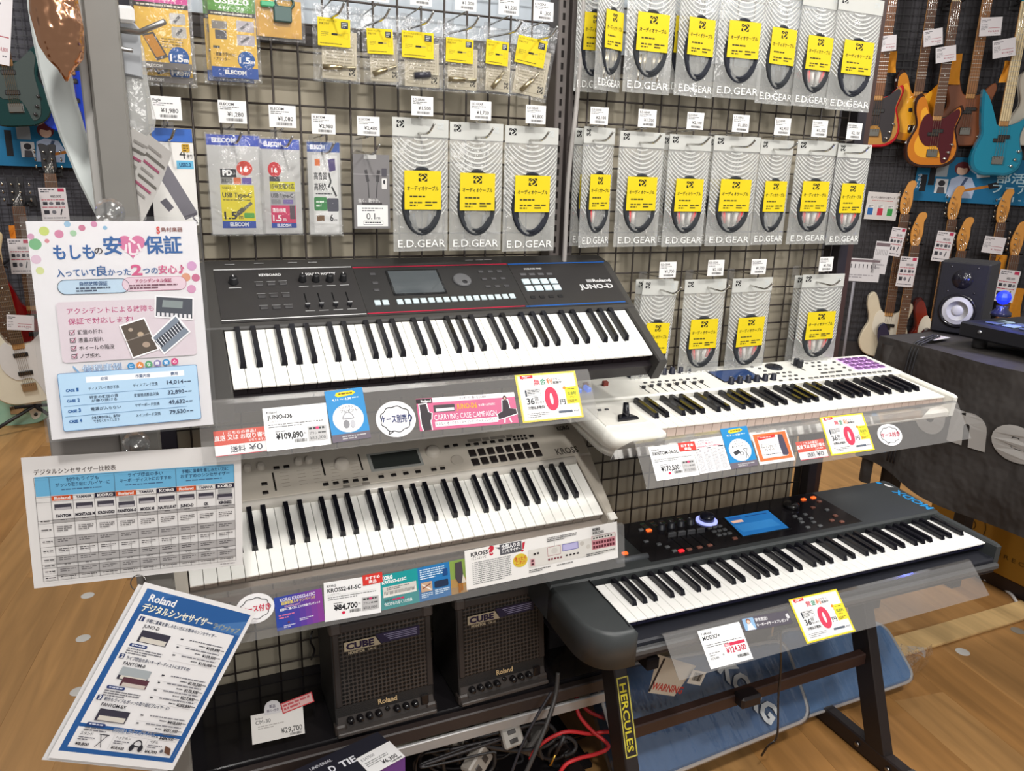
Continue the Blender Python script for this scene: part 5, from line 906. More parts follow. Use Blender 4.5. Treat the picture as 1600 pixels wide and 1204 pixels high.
def amp(loc, yaw, lbl):
    t = thing('monitor_amplifier', lbl, 'amplifier', T(*loc) @ RZ(yaw) @ RX(-7.5), 'monitor amplifiers on the low shelf')
    MB().prism([(0, 0), (D_, .0225), (D_, H_), (0, H_)], 0, W_, '#191514', Matrix(((0, 0, 1, 0), (1, 0, 0, 0), (0, 1, 0, 0), (0, 0, 0, 1))), .004).build('cabinet', 'leather', t)
    MB().box((.002, -.004, .062), (.016, .002, H_-.002), '#2b2523', .002).box((W_-.016, -.004, .062), (W_-.002, .002, H_-.002), '#2b2523', .002).box((.002, -.004, H_-.02), (W_-.002, .002, H_-.002), '#2b2523', .002).build('front_frame', 'plastic', t)
    MB().box((.016, -.002, .064), (W_-.016, .001, H_-.02), '#111111').build('grille', 'grille', t)
    b = MB(); b.add([(.002, -.004, .012), (W_-.002, -.004, .012), (W_-.006, .004, .064), (.006, .004, .064), (.002, -.016, .008), (W_-.002, -.016, .008)], [(0, 1, 2, 3), (4, 5, 1, 0)], '#3a3533'); b.box((.0, -.018, .0), (W_, .002, .009), '#46403d', .002); b.build('control_panel', 'plastic', t)
    kn = knob(.007, .014, '#141214', 'gloss', None)
    for i in range(8):
        if i == 4: continue
        put('knob', kn, t, T(.03+i*.0205, -.0045, .030) @ RX(82))
    MB().box((.188, -.006, .020), (.206, -.001, .044), '#1c1818', .002).build('switch_bay', 'gloss', t)
    MB().lathe([(.005, 0), (.005, .004), (.003, .004)], '#0c0a0a', 12).build('jack', 'gloss', t, T(.112, -.003, .034) @ RX(82))
    for x in (-.003, W_-.022):
        for z in (-.003, H_-.022):
            MB().box((x, -.008, z), (x+.025, .02, z+.025), '#3c3532', .004).build('corner_guard', 'plastic', t)
    Mf = Matrix(((1, 0, 0, 0), (0, 0, -1, -.0046), (0, 1, 0, 0), (0, 0, 0, 1)))
    b = MB(); b.prism([(.026, .186), (.105, .186), (.093, .206), (.026, .206)], 0, .001, '#b9aa90', Mf); b.prism([(.105, .188), (.192, .188), (.192, .21), (.094, .21)], 0, .0008, '#2a2340', Mf); bd = b.build('badge', 'card', t)
    b = MB(); Mg = Matrix(((1, 0, 0, 0), (0, 0, -1, -.0060), (0, 1, 0, 0), (0, 0, 0, 1)))
    b.text('CUBE', .030, .1895, .0135, '#2a1c3c', .060, .05, 'l', 0, Mg).text('MONITOR', .034, .1785, .006, '#b9aa90', .036, .05, 'l', 0, Mg).text('CM-30', .076, .1785, .005, '#b9aa90', .018, .02, 'l', 0, Mg)
    for k in range(4): b.add([(.112+.004*k, -.006, .205-k*.0042), (.186, -.006, .205-k*.0042), (.186, -.006, .2065-k*.0042), (.112+.004*k, -.006, .2065-k*.0042)], [(0, 1, 2, 3)], '#9a94b4')
    b.build('badge_lettering', 'paper', bd)
    b = MB(); Mh = Matrix(((1, 0, 0, 0), (0, .15, -1, -.0125), (0, 1, .15, 0), (0, 0, 0, 1))); b.text('Roland', .092, .049, .0105, '#c0a47a', .042, .03, 'l', 0, Mh); b.build('maker_lettering', 'paper', t)
    b = MB(); b.tube(smooth_path([(.05, .06, H_), (.06, .06, H_+.016), (.16, .06, H_+.016), (.17, .06, H_)], 4), .006, '#17131a', 8); b.build('handle', 'leather', t)
amp((.034, -.240, .333), .8, 'small dark monitor amplifier beside the standing price tag')
amp((.312, -.240, .333), 1.6, 'small dark monitor amplifier beside the leaning black wedge')
p_, n_ = PY(435, 1130, -.225), Vector((0, -.9, .43))
s = Sheet('price_tag', PP(391.5, 1117.8, p_, n_), PP(473, 1101, p_, n_), PP(400, 1162, p_, n_), (490, 270), '#d8d4d0')
s.t('Roland', 40, 50, 18, '#6a6462').t('CM-30', 40, 96, 36, BK, 140, .0).fine(60, 116, 240, 2, 20, '#a39e9a', 3).t('¥29,700', 270, 226, 50, BK, 200, .01).bars(350, 236, 110, 22, '#555555'); s.done('standing price tag reading ¥29,700 on the low shelf', 'price tag')
n2 = p_+n_.normalized()*.001
s = Sheet('round_sticker', PP(412, 1096, n2, n_), PP(438, 1091, n2, n_), PP(414, 1118, n2, n_), (100, 90), '#c9c6c8', [(0, 86), (0, 50), (6, 26), (20, 8), (50, 0), (80, 8), (94, 26), (100, 50), (100, 86)]); s.t('新品', 32, 48, 20, '#4a3f58', 36, .02).t('限り-付き', 16, 72, 16, '#4a3f58', 70, .02); s.done('grey rounded sticker on top of the ¥29,700 tag', 'sticker')
s = Sheet('red_sticker', PP(438, 1099, n2, n_), PP(487, 1080, n2, n_), PP(442, 1115, n2, n_), (300, 100), '#bf3a40'); s.rect(10, 10, 290, 90, '#cfa9a6').fine(20, 22, 250, 2, 32, '#b8545a', 3, .6); s.done('red-framed sticker across the ¥29,700 tag', 'sticker')
# ================================================================ box with price label in front of the shelf
z1 = .37; A, B, C_ = PZ(444, 1210, z1), PZ(590, 1143, z1), PZ(633, 1181, z1); Dd = A+C_-B
t = thing('product_box', 'dark box with purple side in front of the low shelf', 'box', T(*B))
b = MB(); v = [q_-B for q_ in (A, B, C_, Dd)]; dn = Vector((0, 0, -z1)); vs = v+[q_+dn for q_ in v]
b.add(vs, [(0, 1, 2, 3)[::-1], (4, 5, 6, 7)], '#24242e'); b.add(vs, [(0, 1, 5, 4), (1, 2, 6, 5), (3, 0, 4, 7)], '#2c2c36'); b.add(vs, [(2, 3, 7, 6)], '#6a3f86'); b.build('carton', 'card', t)
ex_ = (C_-Dd).normalized() if (C_-Dd).length else Vector((1, 0, 0)); Ml = frame(Vector((0, 0, .0006))+(Dd-B)*.5+(A-B)*.24, (B-A), (B-C_))
b = MB(); b.text('TIE', 0, 0, .017, '#e4e4ea', .034, .03).text('UNIVERSAL', -.052, .028, .0075, '#c8c8d0', .046, .02).text('D', -.022, .0, .017, '#d8d8e0', .012, .03); b.build('lettering', 'paper', t, frame(PZ(534, 1199, z1+.0012)-B, (B-A), (B-C_)))
pl = Vector((0, 0, z1+.0015)); s = Sheet('price_label', PZ(556, 1185, z1+.002), PZ(608.5, 1157, z1+.002), PZ(578, 1212, z1+.002), (300, 200), '#eceaea'); s.t('KS47500', 20, 56, 28, '#44444a', 110, .0).fine(24, 80, 190, 3, 18, '#888888', 2).t('¥6,300', 130, 166, 36, BK, 130, .02).bars(190, 176, 90, 14, '#444444'); s.done('white price label reading ¥6,300 on the dark box', 'price label')
# ================================================================ cables, plugs and clutter under the shelf
def cord(px, r, col, lbl, m='gloss', group=None, k=7, name='cable'):
    pts = [PY(u, v, y) for u, v, y in px]; return tag(MB().tube(smooth_path(pts, k), r, col, 7).build(name, m), lbl, 'cable', group)
cord([(900, 1085, -.24), (904, 1115, -.27), (926, 1142, -.30), (948, 1160, -.33), (948, 1170, -.34), (930, 1178, -.34), (905, 1184, -.34), (884, 1194, -.34), (872, 1212, -.34)], .0048, '#c2262c', 'red cable looping down beside the stand leg', 'satin')
cord([(828, 1186, -.27), (845, 1162, -.27), (883, 1143, -.28), (921, 1146, -.29), (944, 1143, -.30), (958, 1143, -.31)], .0048, '#c2262c', 'red cable arching through the tangle toward the stand leg', 'satin')
cord([(902, 1090, -.22), (918, 1109, -.24), (940, 1120, -.26), (960, 1126, -.28)], .0048, '#b8242a', 'short red cable behind the stand leg', 'satin')
cord([(860, 985, -.05), (878, 1000, -.06), (890, 1012, -.07), (896, 1024, -.08)], .005, '#a02028', 'red cord along the leaning black wedge', 'satin')
cord([(872, 1050, -.272), (868, 1085, -.285), (856, 1125, -.31), (838, 1170, -.33), (818, 1215, -.34)], .0055, '#3b3837', 'thick dark cable hanging over the shelf edge', 'satin')
cord([(862, 1080, -.29), (838, 1120, -.30), (815, 1165, -.31), (798, 1210, -.32)], .0036, '#26242a', 'thin black cable beside the thick hanging one', 'satin')
cord([(885, 925, -.03), (888, 960, -.03), (880, 985, -.03), (872, 1000, -.03), (868, 1020, -.04)], .004, '#241c18', 'black cord hanging on the wire grid behind the charcoal synthesizer')
cord([(900, 930, -.02), (898, 980, -.02), (901, 1010, -.02), (898, 1030, -.02)], .005, '#2a211c', 'dark cord running down the wire grid')
cord([(488, 985, -.01), (485, 1000, -.02), (491, 1015, -.02), (486, 1030, -.02)], .0025, '#1c1615', 'thin black cord behind the first amplifier')
rr = random.Random(11)
for i in range(22):
    cu_, cv_ = rr.uniform(660, 900), rr.uniform(1125, 1205); a0, ra, rb = rr.uniform(0, 6), rr.uniform(24, 66), rr.uniform(18, 40); y_ = -.06-.010*i
    pts = [PY(cu_+ra*math.cos(a0+q_*.55), cv_+rb*math.sin(a0+q_*.55)-q_*1.2, y_-.003*q_) for q_ in range(rr.randint(8, 12))]
    for q_ in pts: q_.z = max(.018, min(.225, q_.z)); q_.y = min(.0, max(-.33, q_.y))
    o = tag(MB().tube(smooth_path(pts, 4), .003+.001*(i % 3), ('#1a181a', '#242022', '#2b2a2c')[i % 3], 6).build('cable', 'satin'), 'black cable coiled in the dark tangle under the low shelf', 'cable', 'black cables under the low shelf')
for i, (u, v, y, a, sx, sy_, c_, lb) in enumerate(((716, 1140, -.20, 25, .03, .10, '#9a9389', 'dusty white power strip leaning in the tangle'), (798, 1148, -.25, -8, .05, .05, '#a39e97', 'white square plug adapter in the tangle'), (745, 1190, -.27, 60, .05, .07, '#8d867e', 'dusty white box adapter at the foot of the tangle'), (835, 1152, -.22, 70, .025, .09, '#5f5b58', 'grey power strip behind the red cable'))):
    c0 = PY(u, v, y); t = thing('power_adapter', lb, 'power adapter', T(c0.x, c0.y, max(.02, c0.z)) @ RY(a) @ RX(-30))
    MB().box((-sx/2, -.016, -sy_/2), (sx/2, .016, sy_/2), c_, .004).build('housing', 'plastic', t)
    MB().box((-sx*.2, -.018, -sy_*.3), (sx*.2, -.0155, -sy_*.1), '#3a3634', .0008).box((-sx*.2, -.018, sy_*.1), (sx*.2, -.0155, sy_*.3), '#3a3634', .0008).build('socket', 'plastic', t)
c0 = PY(868, 1178, -.33); t = thing('audio_plug', 'gold-tipped audio plug hanging in front of the tangle', 'plug', T(*c0) @ RY(25)); MB().tube([(0, 0, 0), (0, 0, .05)], [.004, .006], '#1a181a', 8).build('sleeve', 'satin', t); MB().tube([(0, 0, -.03), (0, 0, 0)], .0028, '#c9a24a', 8).build('tip', 'metal', t)
p0 = [PY(u, v, -.10) for u, v in ((852, 975), (884, 1000), (912, 1050), (905, 1066), (850, 1058))]
b = MB(); o_ = p0[0]; b.prism([(q_.x-o_.x, q_.z-o_.z) for q_ in p0], 0, .09, '#1b1618', RX(90), .004); tag(b.build('black_wedge', 'leather', None, T(*o_) @ T(0, .07, 0)), 'black leaning wedge case beside the second amplifier', 'case')
# ================================================================ keyboard stand under the charcoal synthesizer
t = thing('keyboard_stand', 'black folding floor stand with slanted legs under the charcoal synthesizer', 'stand', I4)
def beam(b, a, c_, w, d, col, up=(1, 0, 0), bev=.003):
    a, c_ = Vector(a), Vector(c_); z_ = (c_-a); L = z_.length; z_.normalize(); x_ = Vector(up); x_ = (x_-z_*x_.dot(z_)).normalized(); y_ = z_.cross(x_)
    M_ = Matrix(((x_.x, y_.x, z_.x, a.x), (x_.y, y_.y, z_.y, a.y), (x_.z, y_.z, z_.z, a.z), (0, 0, 0, 1))); b.box((-w/2, -d/2, 0), (w/2, d/2, L), col, bev, M_); return M_
for x, yt, yb in ((.632, -.335, -.525), (1.42, -.296, -.475)):
    b = MB(); beam(b, (x, yt, .535), (x, yb, .04), .034, .062, '#1d1718'); lg = b.build('leg', 'satin', t)
    b = MB(); b.box((x-.02, -.47, .515), (x+.02, -.13, .538), '#171214', .003); b.build('top_arm', 'satin', t)
    b = MB(); b.box((x-.018, -.60, .004), (x+.018, -.13, .052), '#241b1a', .004); ft = b.build('foot_bar', 'satin', t)
    MB().box((x-.02, -.612, .0), (x+.02, -.56, .054), '#4a4644', .004).build('end_cap', 'plastic', t)
    for yy in (-.42, -.52): MB().lathe([(.008, 0), (.008, .004), (.005, .006)], '#8a8684', 10).build('bolt', 'metal', t, T(x-.0185, yy, .028) @ RY(-90))
    if x < 1:
        MB().box((x+.018, -.475, .485), (x+.05, -.40, .515), '#151012', .004).build('rubber_pad', 'rough', t)
        sl = (Vector((x, yb, .04))-Vector((x, yt, .535))).normalized()
        Mz = frame(Vector((x, yt, .535))+sl*.14, sl, (1, 0, 0)); nrm = Mz.col[2].to_3d()
        off = nrm*(-.0318 if nrm.y > 0 else .0318)
        M2 = frame(Vector((x, yt, .535))+sl*.115+Vector((-.008, 0, 0))+(off), sl, (1, 0, 0)) if nrm.y < 0 else frame(Vector((x, yt, .535))+sl*.115+Vector((-.008, 0, 0))+off, sl, (1, 0, 0))
        b = MB(); b.text('HERCULES', .02, 0, .016, '#d8c83a', .148, .02); 
        for q0, q1 in (((.006, -.006), (.18, -.003)), ((.006, .021), (.18, .024)), ((.006, -.006), (.009, .024)), ((.177, -.006), (.18, .024))): b.add([(q0[0], q0[1], 0), (q1[0], q0[1], 0), (q1[0], q1[1], 0), (q0[0], q1[1], 0)], [(0, 1, 2, 3)], '#c9bd5a')
        b.build('brand_lettering', 'paper', t, M2)
b = MB(); beam(b, (.632, -.425, .30), (1.42, -.385, .278), .034, .026, '#33211c', (0, 0, 1)); b.build('cross_bar', 'satin', t)
MB().box((-.03, -.02, -.012), (.03, .02, .02), '#1a1416', .006).build('lock_knob', 'plastic', t, T(.98, -.43, .295))
cord([(1219, 985, -.50), (1220, 1040, -.47), (1216, 1090, -.46), (1214, 1150, -.45), (1200, 1165, -.42), (1190, 1180, -.40)], .0028, '#1a181c', 'thin black cord hanging in front of the cross bar')
# ================================================================ blue soft cases in plastic wrap
def soft_case(TL, TR, BR, BL, thick, lbl, col, side):
    TL, TR, BR, BL = map(Vector, (TL, TR, BR, BL)); M_ = frame(BL, BR-BL, TL-BL); inv = M_.inverted(); q4 = [inv @ p for p in (BL, BR, TR, TL)]
    t = thing('soft_case', lbl, 'soft case', M_, 'blue soft cases wrapped in plastic')
    pts = []; n = 5
    for i in range(4):
        a, b_, c_ = Vector(q4[i-1][:2]), Vector(q4[i][:2]), Vector(q4[(i+1) % 4][:2]); d1 = (a-b_).normalized(); d2 = (c_-b_).normalized(); r = .045
        for k in range(n+1):
            f_ = k/n; p = b_+d1*r*(1-f_)**2+d2*r*f_**2; pts.append((p.x, p.y))
    MB().prism(pts, -thick, 0, col, None, .01).build('body', 'film_blue', t)
    b = MB(); b.prism(pts, -thick+.006, -.02, side); 
    bb = MB(); bb.tube([(x, y, -.006) for x, y in pts], .0045, '#cfcac6', 6, closed=True); bb.build('piping', 'plastic', t)
    big = [(sum(p[0] for p in pts)/len(pts)+(x-sum(p[0] for p in pts)/len(pts))*1.02, sum(p[1] for p in pts)/len(pts)+(y-sum(p[1] for p in pts)/len(pts))*1.05) for x, y in pts]
    w_ = MB(); w_.prism(big, -thick-.006, .008, '#ffffff', None, .012); w_.build('plastic_wrap', 'wrap', t); return t
sa = soft_case(PY(1215, 984, -.13), PY(1362, 978, -.13), PY(1434, 1060, -.30), PY(1236, 1128, -.30), .06, 'blue soft case in wrap lying behind the stand, far end bare', '#3f6b9a', '#8a8a98')
sb = soft_case(PY(928, 1046, -.20), PY(1222, 1000, -.20), PY(1270, 1120, -.36), PY(985, 1235, -.40), .06, 'darker blue soft case in wrap behind the stand leg', '#2b527e', '#7a7f92')
Mi = sb.matrix_basis.inverted()
b = MB(); b.text('KORG', .0, 0, .052, '#c9cdd0', .19, .04); pK = Mi @ PY(1140, 1040, -.26); b.build('brand_lettering', 'paper', sb, T(pK.x-.03, pK.y+.0, .012) @ RZ(-62))
c0 = PY(1066, 1055, -.46); b = MB(); c1 = [PY(u, v, -.44) for u, v in ((1030, 1022), (1082, 1040), (1098, 1083), (1062, 1088))]
s = Sheet('carton_flap', PY(1028, 1022, -.43), PY(1088, 1040, -.45), PY(1050, 1092, -.43), (200, 220), '#bdb2a2', [(0, 0), (200, 0), (186, 200), (60, 220)]); s.t('WARNING', 62, 196, 42, '#a8342c', 150, .03, rot=8).line(40, 10, 60, 214, 10, '#2a2426'); s.done('beige carton flap with red warning print hanging below the clear rail', 'flap')
s = Sheet('barcode_label', PY(1083, 1046, -.452), PY(1104, 1050, -.452), PY(1091, 1070, -.452), (100, 100), '#c4beb4'); s.bars(20, 14, 60, 60); s.done('small barcode label beside the beige carton flap', 'label')
b = MB(); rr = random.Random(5); base = [PY(1392, 1015, -.22), PY(1415, 1008, -.2), PY(1456, 1006, -.19), PY(1450, 1030, -.2), PY(1434, 1050, -.24), PY(1420, 1045, -.26)]
ctr = sum(base, Vector())/6
for i in range(6):
    a, c_ = base[i], base[(i+1) % 6]; m_ = (a+c_)/2+Vector((0, rr.uniform(-.03, .01), rr.uniform(-.01, .03))); b.add([a-ctr, m_-ctr, Vector((rr.uniform(-.01, .01), -.03, rr.uniform(0, .02)))], [(0, 1, 2)], '#ffffff'); b.add([m_-ctr, c_-ctr, Vector((rr.uniform(-.01, .01), -.03, rr.uniform(0, .02)))], [(0, 1, 2)], '#ffffff')
tag(b.build('wrap_end', 'film', None, T(*ctr)), 'crumpled end of clear plastic film behind the blue soft cases', 'plastic film')
# ================================================================ floor pieces
Y_ = -.10; tag(MB().box((1.80, -.15, 0), (2.61, -.06, .012), '#caa874', .003).build('threshold_strip', 'floorwood'), 'pale wooden strip lying across the floor', 'floor strip')
for u, v, lb in ((1504, 1018, 'white round floor sticker in front of the pale wooden strip'), (1590, 985, 'worn grey round floor sticker beside the pale wooden strip'), (137, 930, 'white round floor sticker beside the landscape sheet'), (130, 997, 'white round floor sticker midway along the tilted sheet'), (122, 1080, 'white round floor sticker nearest the foot of the tilted sheet')):
    c0 = PZ(u, v, .0); tag(MB().lathe([(.022, .0002), (.022, .0008), (.021, .0010)], '#dedad4' if 'worn' not in lb else '#8f877c', 22).build('floor_sticker', 'card', None, T(c0.x, c0.y, 0)), lb, 'floor sticker', 'round floor stickers')
tag(MB().tube(smooth_path([PZ(1538, 905, .006), PZ(1560, 915, .006), PZ(1580, 928, .006), PZ(1592, 945, .006), PZ(1612, 965, .006)], 6), .006, '#e6e2e0', 8).build('white_cable', 'satin'), 'white cable curving across the floor under the draped table', 'cable')
# ================================================================ draped table with DJ gear
TX, TZ = 2.0, 1.0
def drape(y, z): return .026*abs(math.sin(3.1*y+2.2*z+.4))+.018*abs(math.sin(5.3*y-4.1*z))*(1.2-z/TZ)+.008*math.sin(17*y+5*z)+.005*math.sin(9*y+27*z)
t = thing('draped_table', 'table draped in a crumpled black cloth with big pale letters', 'table', T(TX, 0, 0))
b = MB(); ny, nz = 64, 26; zb = lambda y: .535+.025*math.sin(3*y+.5)+.015*math.sin(11*y)
pts = [[(-drape(y, z)-.02*(1-z/TZ), y, z) for y in [-1.1+1.32*i/ny for i in range(ny+1)] for z in [zb(y)+(TZ-zb(y))*j/nz]] for j in range(nz+1)]
b.grid([r[::-1] for r in pts][::-1], '#403c3a')
top = [[(.55*i/6, y, TZ+.004*math.sin(7*y+4*i)) if i else (-drape(y, TZ), y, TZ) for y in [-1.1+1.32*k/ny for k in range(ny+1)]] for i in range(7)]; b.grid([r[::-1] for r in top][::-1], '#403c3a')
end = [[(.55*i/8-(drape(.22, z)+.02*(1-z/TZ))*(1-i/8), .22+.025*math.sin(i*1.7)*(1-z/TZ), z) for i in range(9)] for z in [zb(.22)+(TZ-zb(.22))*j/10 for j in range(11)]]; b.grid([r[::-1] for r in end][::-1], '#403c3a')
for y in (.215,):
    pass
fold = [[(-.012-.014*math.sin(math.pi*i/4), .20-.05*i/4+.02*(TZ-z), z) for i in range(5)] for z in [TZ-.02-.5*j/10 for j in range(11)]]; b.grid(fold, '#403c3a')
b.build('cloth', 'cloth', t)
MB().box((.02, -1.08, .94), (.52, .19, .985), '#2a2624', .004).build('table_top', 'wood', t)
for x in (.05, .48):
    for y in (.13, -1.0): MB().box((x-.025, y-.025, 0), (x+.025, y+.025, .94), '#1d191b', .003).build('leg', 'satin', t)
# letters run along the cloth front, proud of its folds
pn, pe = PXX(1484, 676, TX-.04), PXX(1537, 690, TX-.04); dirv = Vector((0, -1, 0)); q = MB(); vs, fs, x0_, x1_, y0_, y1_ = text_mesh('Pioneer DJ', .02); kk = .098/.53
nx0 = .60+.28+.55+.0
def place_text(lets, start_y, zb_, xh):
    b = MB(); yy = start_y
    for ch, wd_ in lets:
        v_, f_, a0, a1, c0_, c1_ = text_mesh(ch, .06); k = xh/.58; kx = wd_/(a1-a0); b.add([(-drape(yy-(p[0]-a0)*kx, zb_+p[1]*k)-.02*(1-(zb_+p[1]*k)/TZ)-.006, yy-(p[0]-a0)*kx, zb_+p[1]*k) for p in v_], f_, '#bdb9b5'); yy -= wd_+.014
    return b
zt = PXX(1484, 676, TX-.04).z; b = place_text([('o', .125), ('n', .118), ('e', .128), ('e', .128), ('r', .08)], PXX(1484, 676, TX-.04).y+.139, zt-.012, .108); b.build('cloth_lettering', 'card', t)
# controller
t = thing('dj_controller', 'black controller with glowing blue jog wheel on the draped table', 'controller', T(2.10, -.06, 1.0))
MB().box((0, -.85, .035), (.40, .075, .085), '#1b1b20', .006).build('case', 'satin', t)
for y in (.03, -.8): MB().lathe([(.022, 0), (.022, .036)], '#3a3838', 16).build('foot', 'satin', t, T(.05, y, .004))
for i in range(4):
    for j in range(2): MB().box((.04+.05*j, -.02-.055*i, .085), (.08+.05*j, .02-.055*i, .090), '#9fb4c8' if (i+j) % 2 else '#5f6a78', .002).build('pad', 'card', t)
MB().lathe([(.105, 0), (.105, .014), (.098, .022), (.06, .024)], '#2b2b30', 30).build('jog_wheel', 'gloss', t, T(.23, -.22, .085)); MB().lathe([(.045, 0), (.045, .003)], '#2a3cff', 24).build('jog_display', 'glow', t, T(.23, -.22, .109))
b = MB()
for a in range(20): b.lathe([(.008, 0), (.008, .006), (.005, .008)], '#55555c', 8, T(.23+.1*math.cos(a*.314), -.22+.1*math.sin(a*.314), .099))
o = b.build('wheel_studs', 'metal', t); o['kind'] = 'stuff'
kn = knob(.010, .018, '#3a3a40')
for i in range(4):
    for j in range(3): put('knob', kn, t, T(.06+.05*j, -.42-.05*i, .085))
tx_ = MB(); tx_.box((.012, -.0005, -.006), (.016, .0, .006), '#cccccc'); 
MB().lathe([(.006, 0), (.006, .004)], '#d8d8d8', 12).build('jack', 'metal', t, T(-.001, .0, .062) @ RY(-90))
c0 = PP(1568, 468, Vector((2.2, -.12, 0)), Vector((-1, -.2, 0))); t = thing('crystal_light', 'small crystal ball lamp glowing blue on the controller', 'lamp', T(c0.x, c0.y, 1.109))
hz = max(.05, c0.z-1.109)
MB().lathe([(.03, 0), (.03, .01), (.016, hz*.45), (.018, hz*.62)], '#2a2a34', 16).build('base', 'gloss', t)
MB().lathe([(.003, -.022), (.014, -.018), (.021, -.007), (.022, .003), (.017, .015), (.007, .022), (.002, .023)], '#1a2cc0', 9, T(0, 0, hz+.006), False).build('crystal_ball', 'lit', t)
pl_ = bpy.data.lights.new('crystal_bulb', 'POINT'); pl_.energy = 1.0; pl_.color = (.1, .15, 1); pl_.shadow_soft_size = .03; po = bpy.data.objects.new('crystal_bulb', pl_); C.objects.link(po); po.parent = t; po.location = (-.05, -.02, hz+.02)
c0 = PZ(1452, 517, TZ+.004); ang = math.degrees(math.atan2(CAMP.x-c0.x, -(CAMP.y-c0.y)))
t = thing('studio_speaker', 'black studio speaker with white cone on the draped table', 'speaker', T(c0.x, c0.y, TZ+.006) @ RZ(ang-12) @ Matrix.Diagonal((.88, .88, .88, 1)))
MB().box((0, 0, 0), (.172, .2, .28), '#1c1a1e', .006).build('cabinet', 'leather', t)
b = MB(); b.lathe([(.066, .001), (.066, .006), (.060, .009), (.056, .0005)], '#232125', 30); b.build('woofer_ring', 'gloss', t, T(.086, 0, .092) @ RX(90))
MB().lathe([(.056, .005), (.052, .0075), (.022, .002), (.021, .006), (.012, .010), (.002, .011)], '#dcdad6', 30).build('cone', 'satin', t, T(.086, 0, .092) @ RX(90))
MB().lathe([(.036, .001), (.036, .004), (.018, .002), (.014, .006), (.003, .010)], '#26242a', 24).build('tweeter', 'gloss', t, T(.086, 0, .215) @ RX(90))
for x, z in ((.04, .26), (.132, .26), (.04, .165), (.132, .165)): MB().lathe([(.003, 0), (.003, .002)], '#77757a', 8).build('screw', 'metal', t, T(x, 0, z) @ RX(90))
s = Sheet('price_tag', PZ(1437, 527, TZ+.012), PZ(1463, 523, TZ+.012), PZ(1450, 533, TZ+.012), (100, 60), '#e4e0de'); s.rect(30, 10, 60, 26, '#c04a58').fine(10, 34, 80, 2, 10, '#8a4450', 3); s.done('small white and red price tag lying on the draped table', 'price tag')
for i in range(3):
    yy = .07-.012*i; tag(MB().tube(smooth_path([(2.06, yy, 1.03), (2.02, yy+.01, 1.012), (1.985, yy+.014, .98), (1.965, yy+.014, .8), (1.955, yy+.01, .6)], 5), .0035, '#1d1b1e', 7).build('cable', 'satin'), 'black cable running down over the draped cloth beside the controller foot', 'cable', 'black cables over the draped cloth')
# gold box under the table
gx = 2.62; a_ = PXX(1462, 783, gx); b__ = PXX(1640, 850, gx); z_t = PXX(1600, 833, gx).z
t = thing('gold_box', 'gold cardboard box pushed under the draped table', 'box', T(gx, 0, 0)); zt_ = (PXX(1470, 786, gx).z+z_t)/2
MB().box((0, -1.0, .06), (.45, PXX(1456, 783, gx).y, zt_), '#a87a28', .003).build('carton', 'card', t)
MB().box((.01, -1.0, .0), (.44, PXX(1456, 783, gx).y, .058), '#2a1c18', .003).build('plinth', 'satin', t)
b = MB(); yc = PXX(1517, 818, gx).y; zc = PXX(1517, 818, gx).z
for r in (.062, .02):
    MB().tube([(-.001, yc+r*math.cos(a*.2618), zc+r*math.sin(a*.2618)) for a in range(24)], .0016, '#4a3614', 5, closed=True).build('printed_ring', 'paper', t)
Mx = Matrix(((0, 0, -1, -.0015), (-1, 0, 0, 0), (0, 1, 0, 0), (0, 0, 0, 1)))
pt_ = PXX(1548, 862, gx); b.text('D I R E C T   D R I V E   T U R N T A B L E', -pt_.y, pt_.z, .016, '#5a431a', .62, .0, 'l', 0, Mx); b.build('box_print', 'paper', t)
# ================================================================ guitar walls
RD = ray(1480, 250).normalized(); W0 = CAMP+RD*6.7; WE = Vector((math.cos(math.radians(-33)), math.sin(math.radians(-33)), 0)); WN = Vector((WE.y, -WE.x, 0))
if WN.dot(CAMP-W0) < 0: WN = -WN
def wall_grid(name, M_, w, h, col, wc):
    o = struct(MB().box((0, 0, -.05), (w, h, -.03), col).build(name, 'wall', None, M_)); b = MB()
    for i in range(int(w/.05)+1): b.box((i*.05-.0022, 0, 0), (i*.05+.0022, h, .004), wc)
    for j in range(int(h/.05)+1): b.box((0, j*.05-.0022, .004), (w, j*.05+.0022, .008), wc)
    g = b.build('wire_mesh', 'satin', o); g['kind'] = 'stuff'; return o
MR = frame(Vector((W0.x, W0.y, 0))-WE*1.9, WE, (0, 0, 1)); wall_grid('wall_right', MR, 4.2, 2.9, '#3c3a3e', '#1b191c')
wall_grid('wall_left', frame((-2.9, 4.05, 0), (1, 0, 0), (0, 0, 1)), 4.6, 2.7, '#4a4950', '#25242a')
struct(MB().box((-2.9, 4.0, 0), (1.7, 4.03, .34), '#3a3434').build('baseboard_left', 'satin'))
struct(MB().box((0, 0, -.02), (3.6, .3, .02), '#2a2627').build('baseboard_right', 'satin', None, MR))
def WRP(u, v, off=.0): return PP(u, v, W0+WN*off, WN)
def WLP(u, v, y=3.9): return PY(u, v, y)
def closed(pts, k=4):
    n = len(pts); out = []
    for i in range(n):
        a, b_, c_, d = (Vector(pts[(i+j) % n]) for j in (-1, 0, 1, 2))
        for j in range(k): t_ = j/k; p = .5*((2*b_)+(c_-a)*t_+(2*a-5*b_+4*c_-d)*t_*t_+(3*b_-a-3*c_+d)*t_**3); out.append((p.x, p.y))
    return out
BODY = closed([(0, 0), (.09, .008), (.15, .05), (.166, .12), (.146, .195), (.13, .25), (.145, .31), (.158, .365), (.142, .40), (.11, .375), (.075, .335), (.035, .325), (-.035, .325), (-.062, .365), (-.085, .43), (-.115, .47), (-.15, .44), (-.15, .37), (-.13, .30), (-.128, .25), (-.155, .19), (-.172, .115), (-.15, .045), (-.09, .006)], 3)
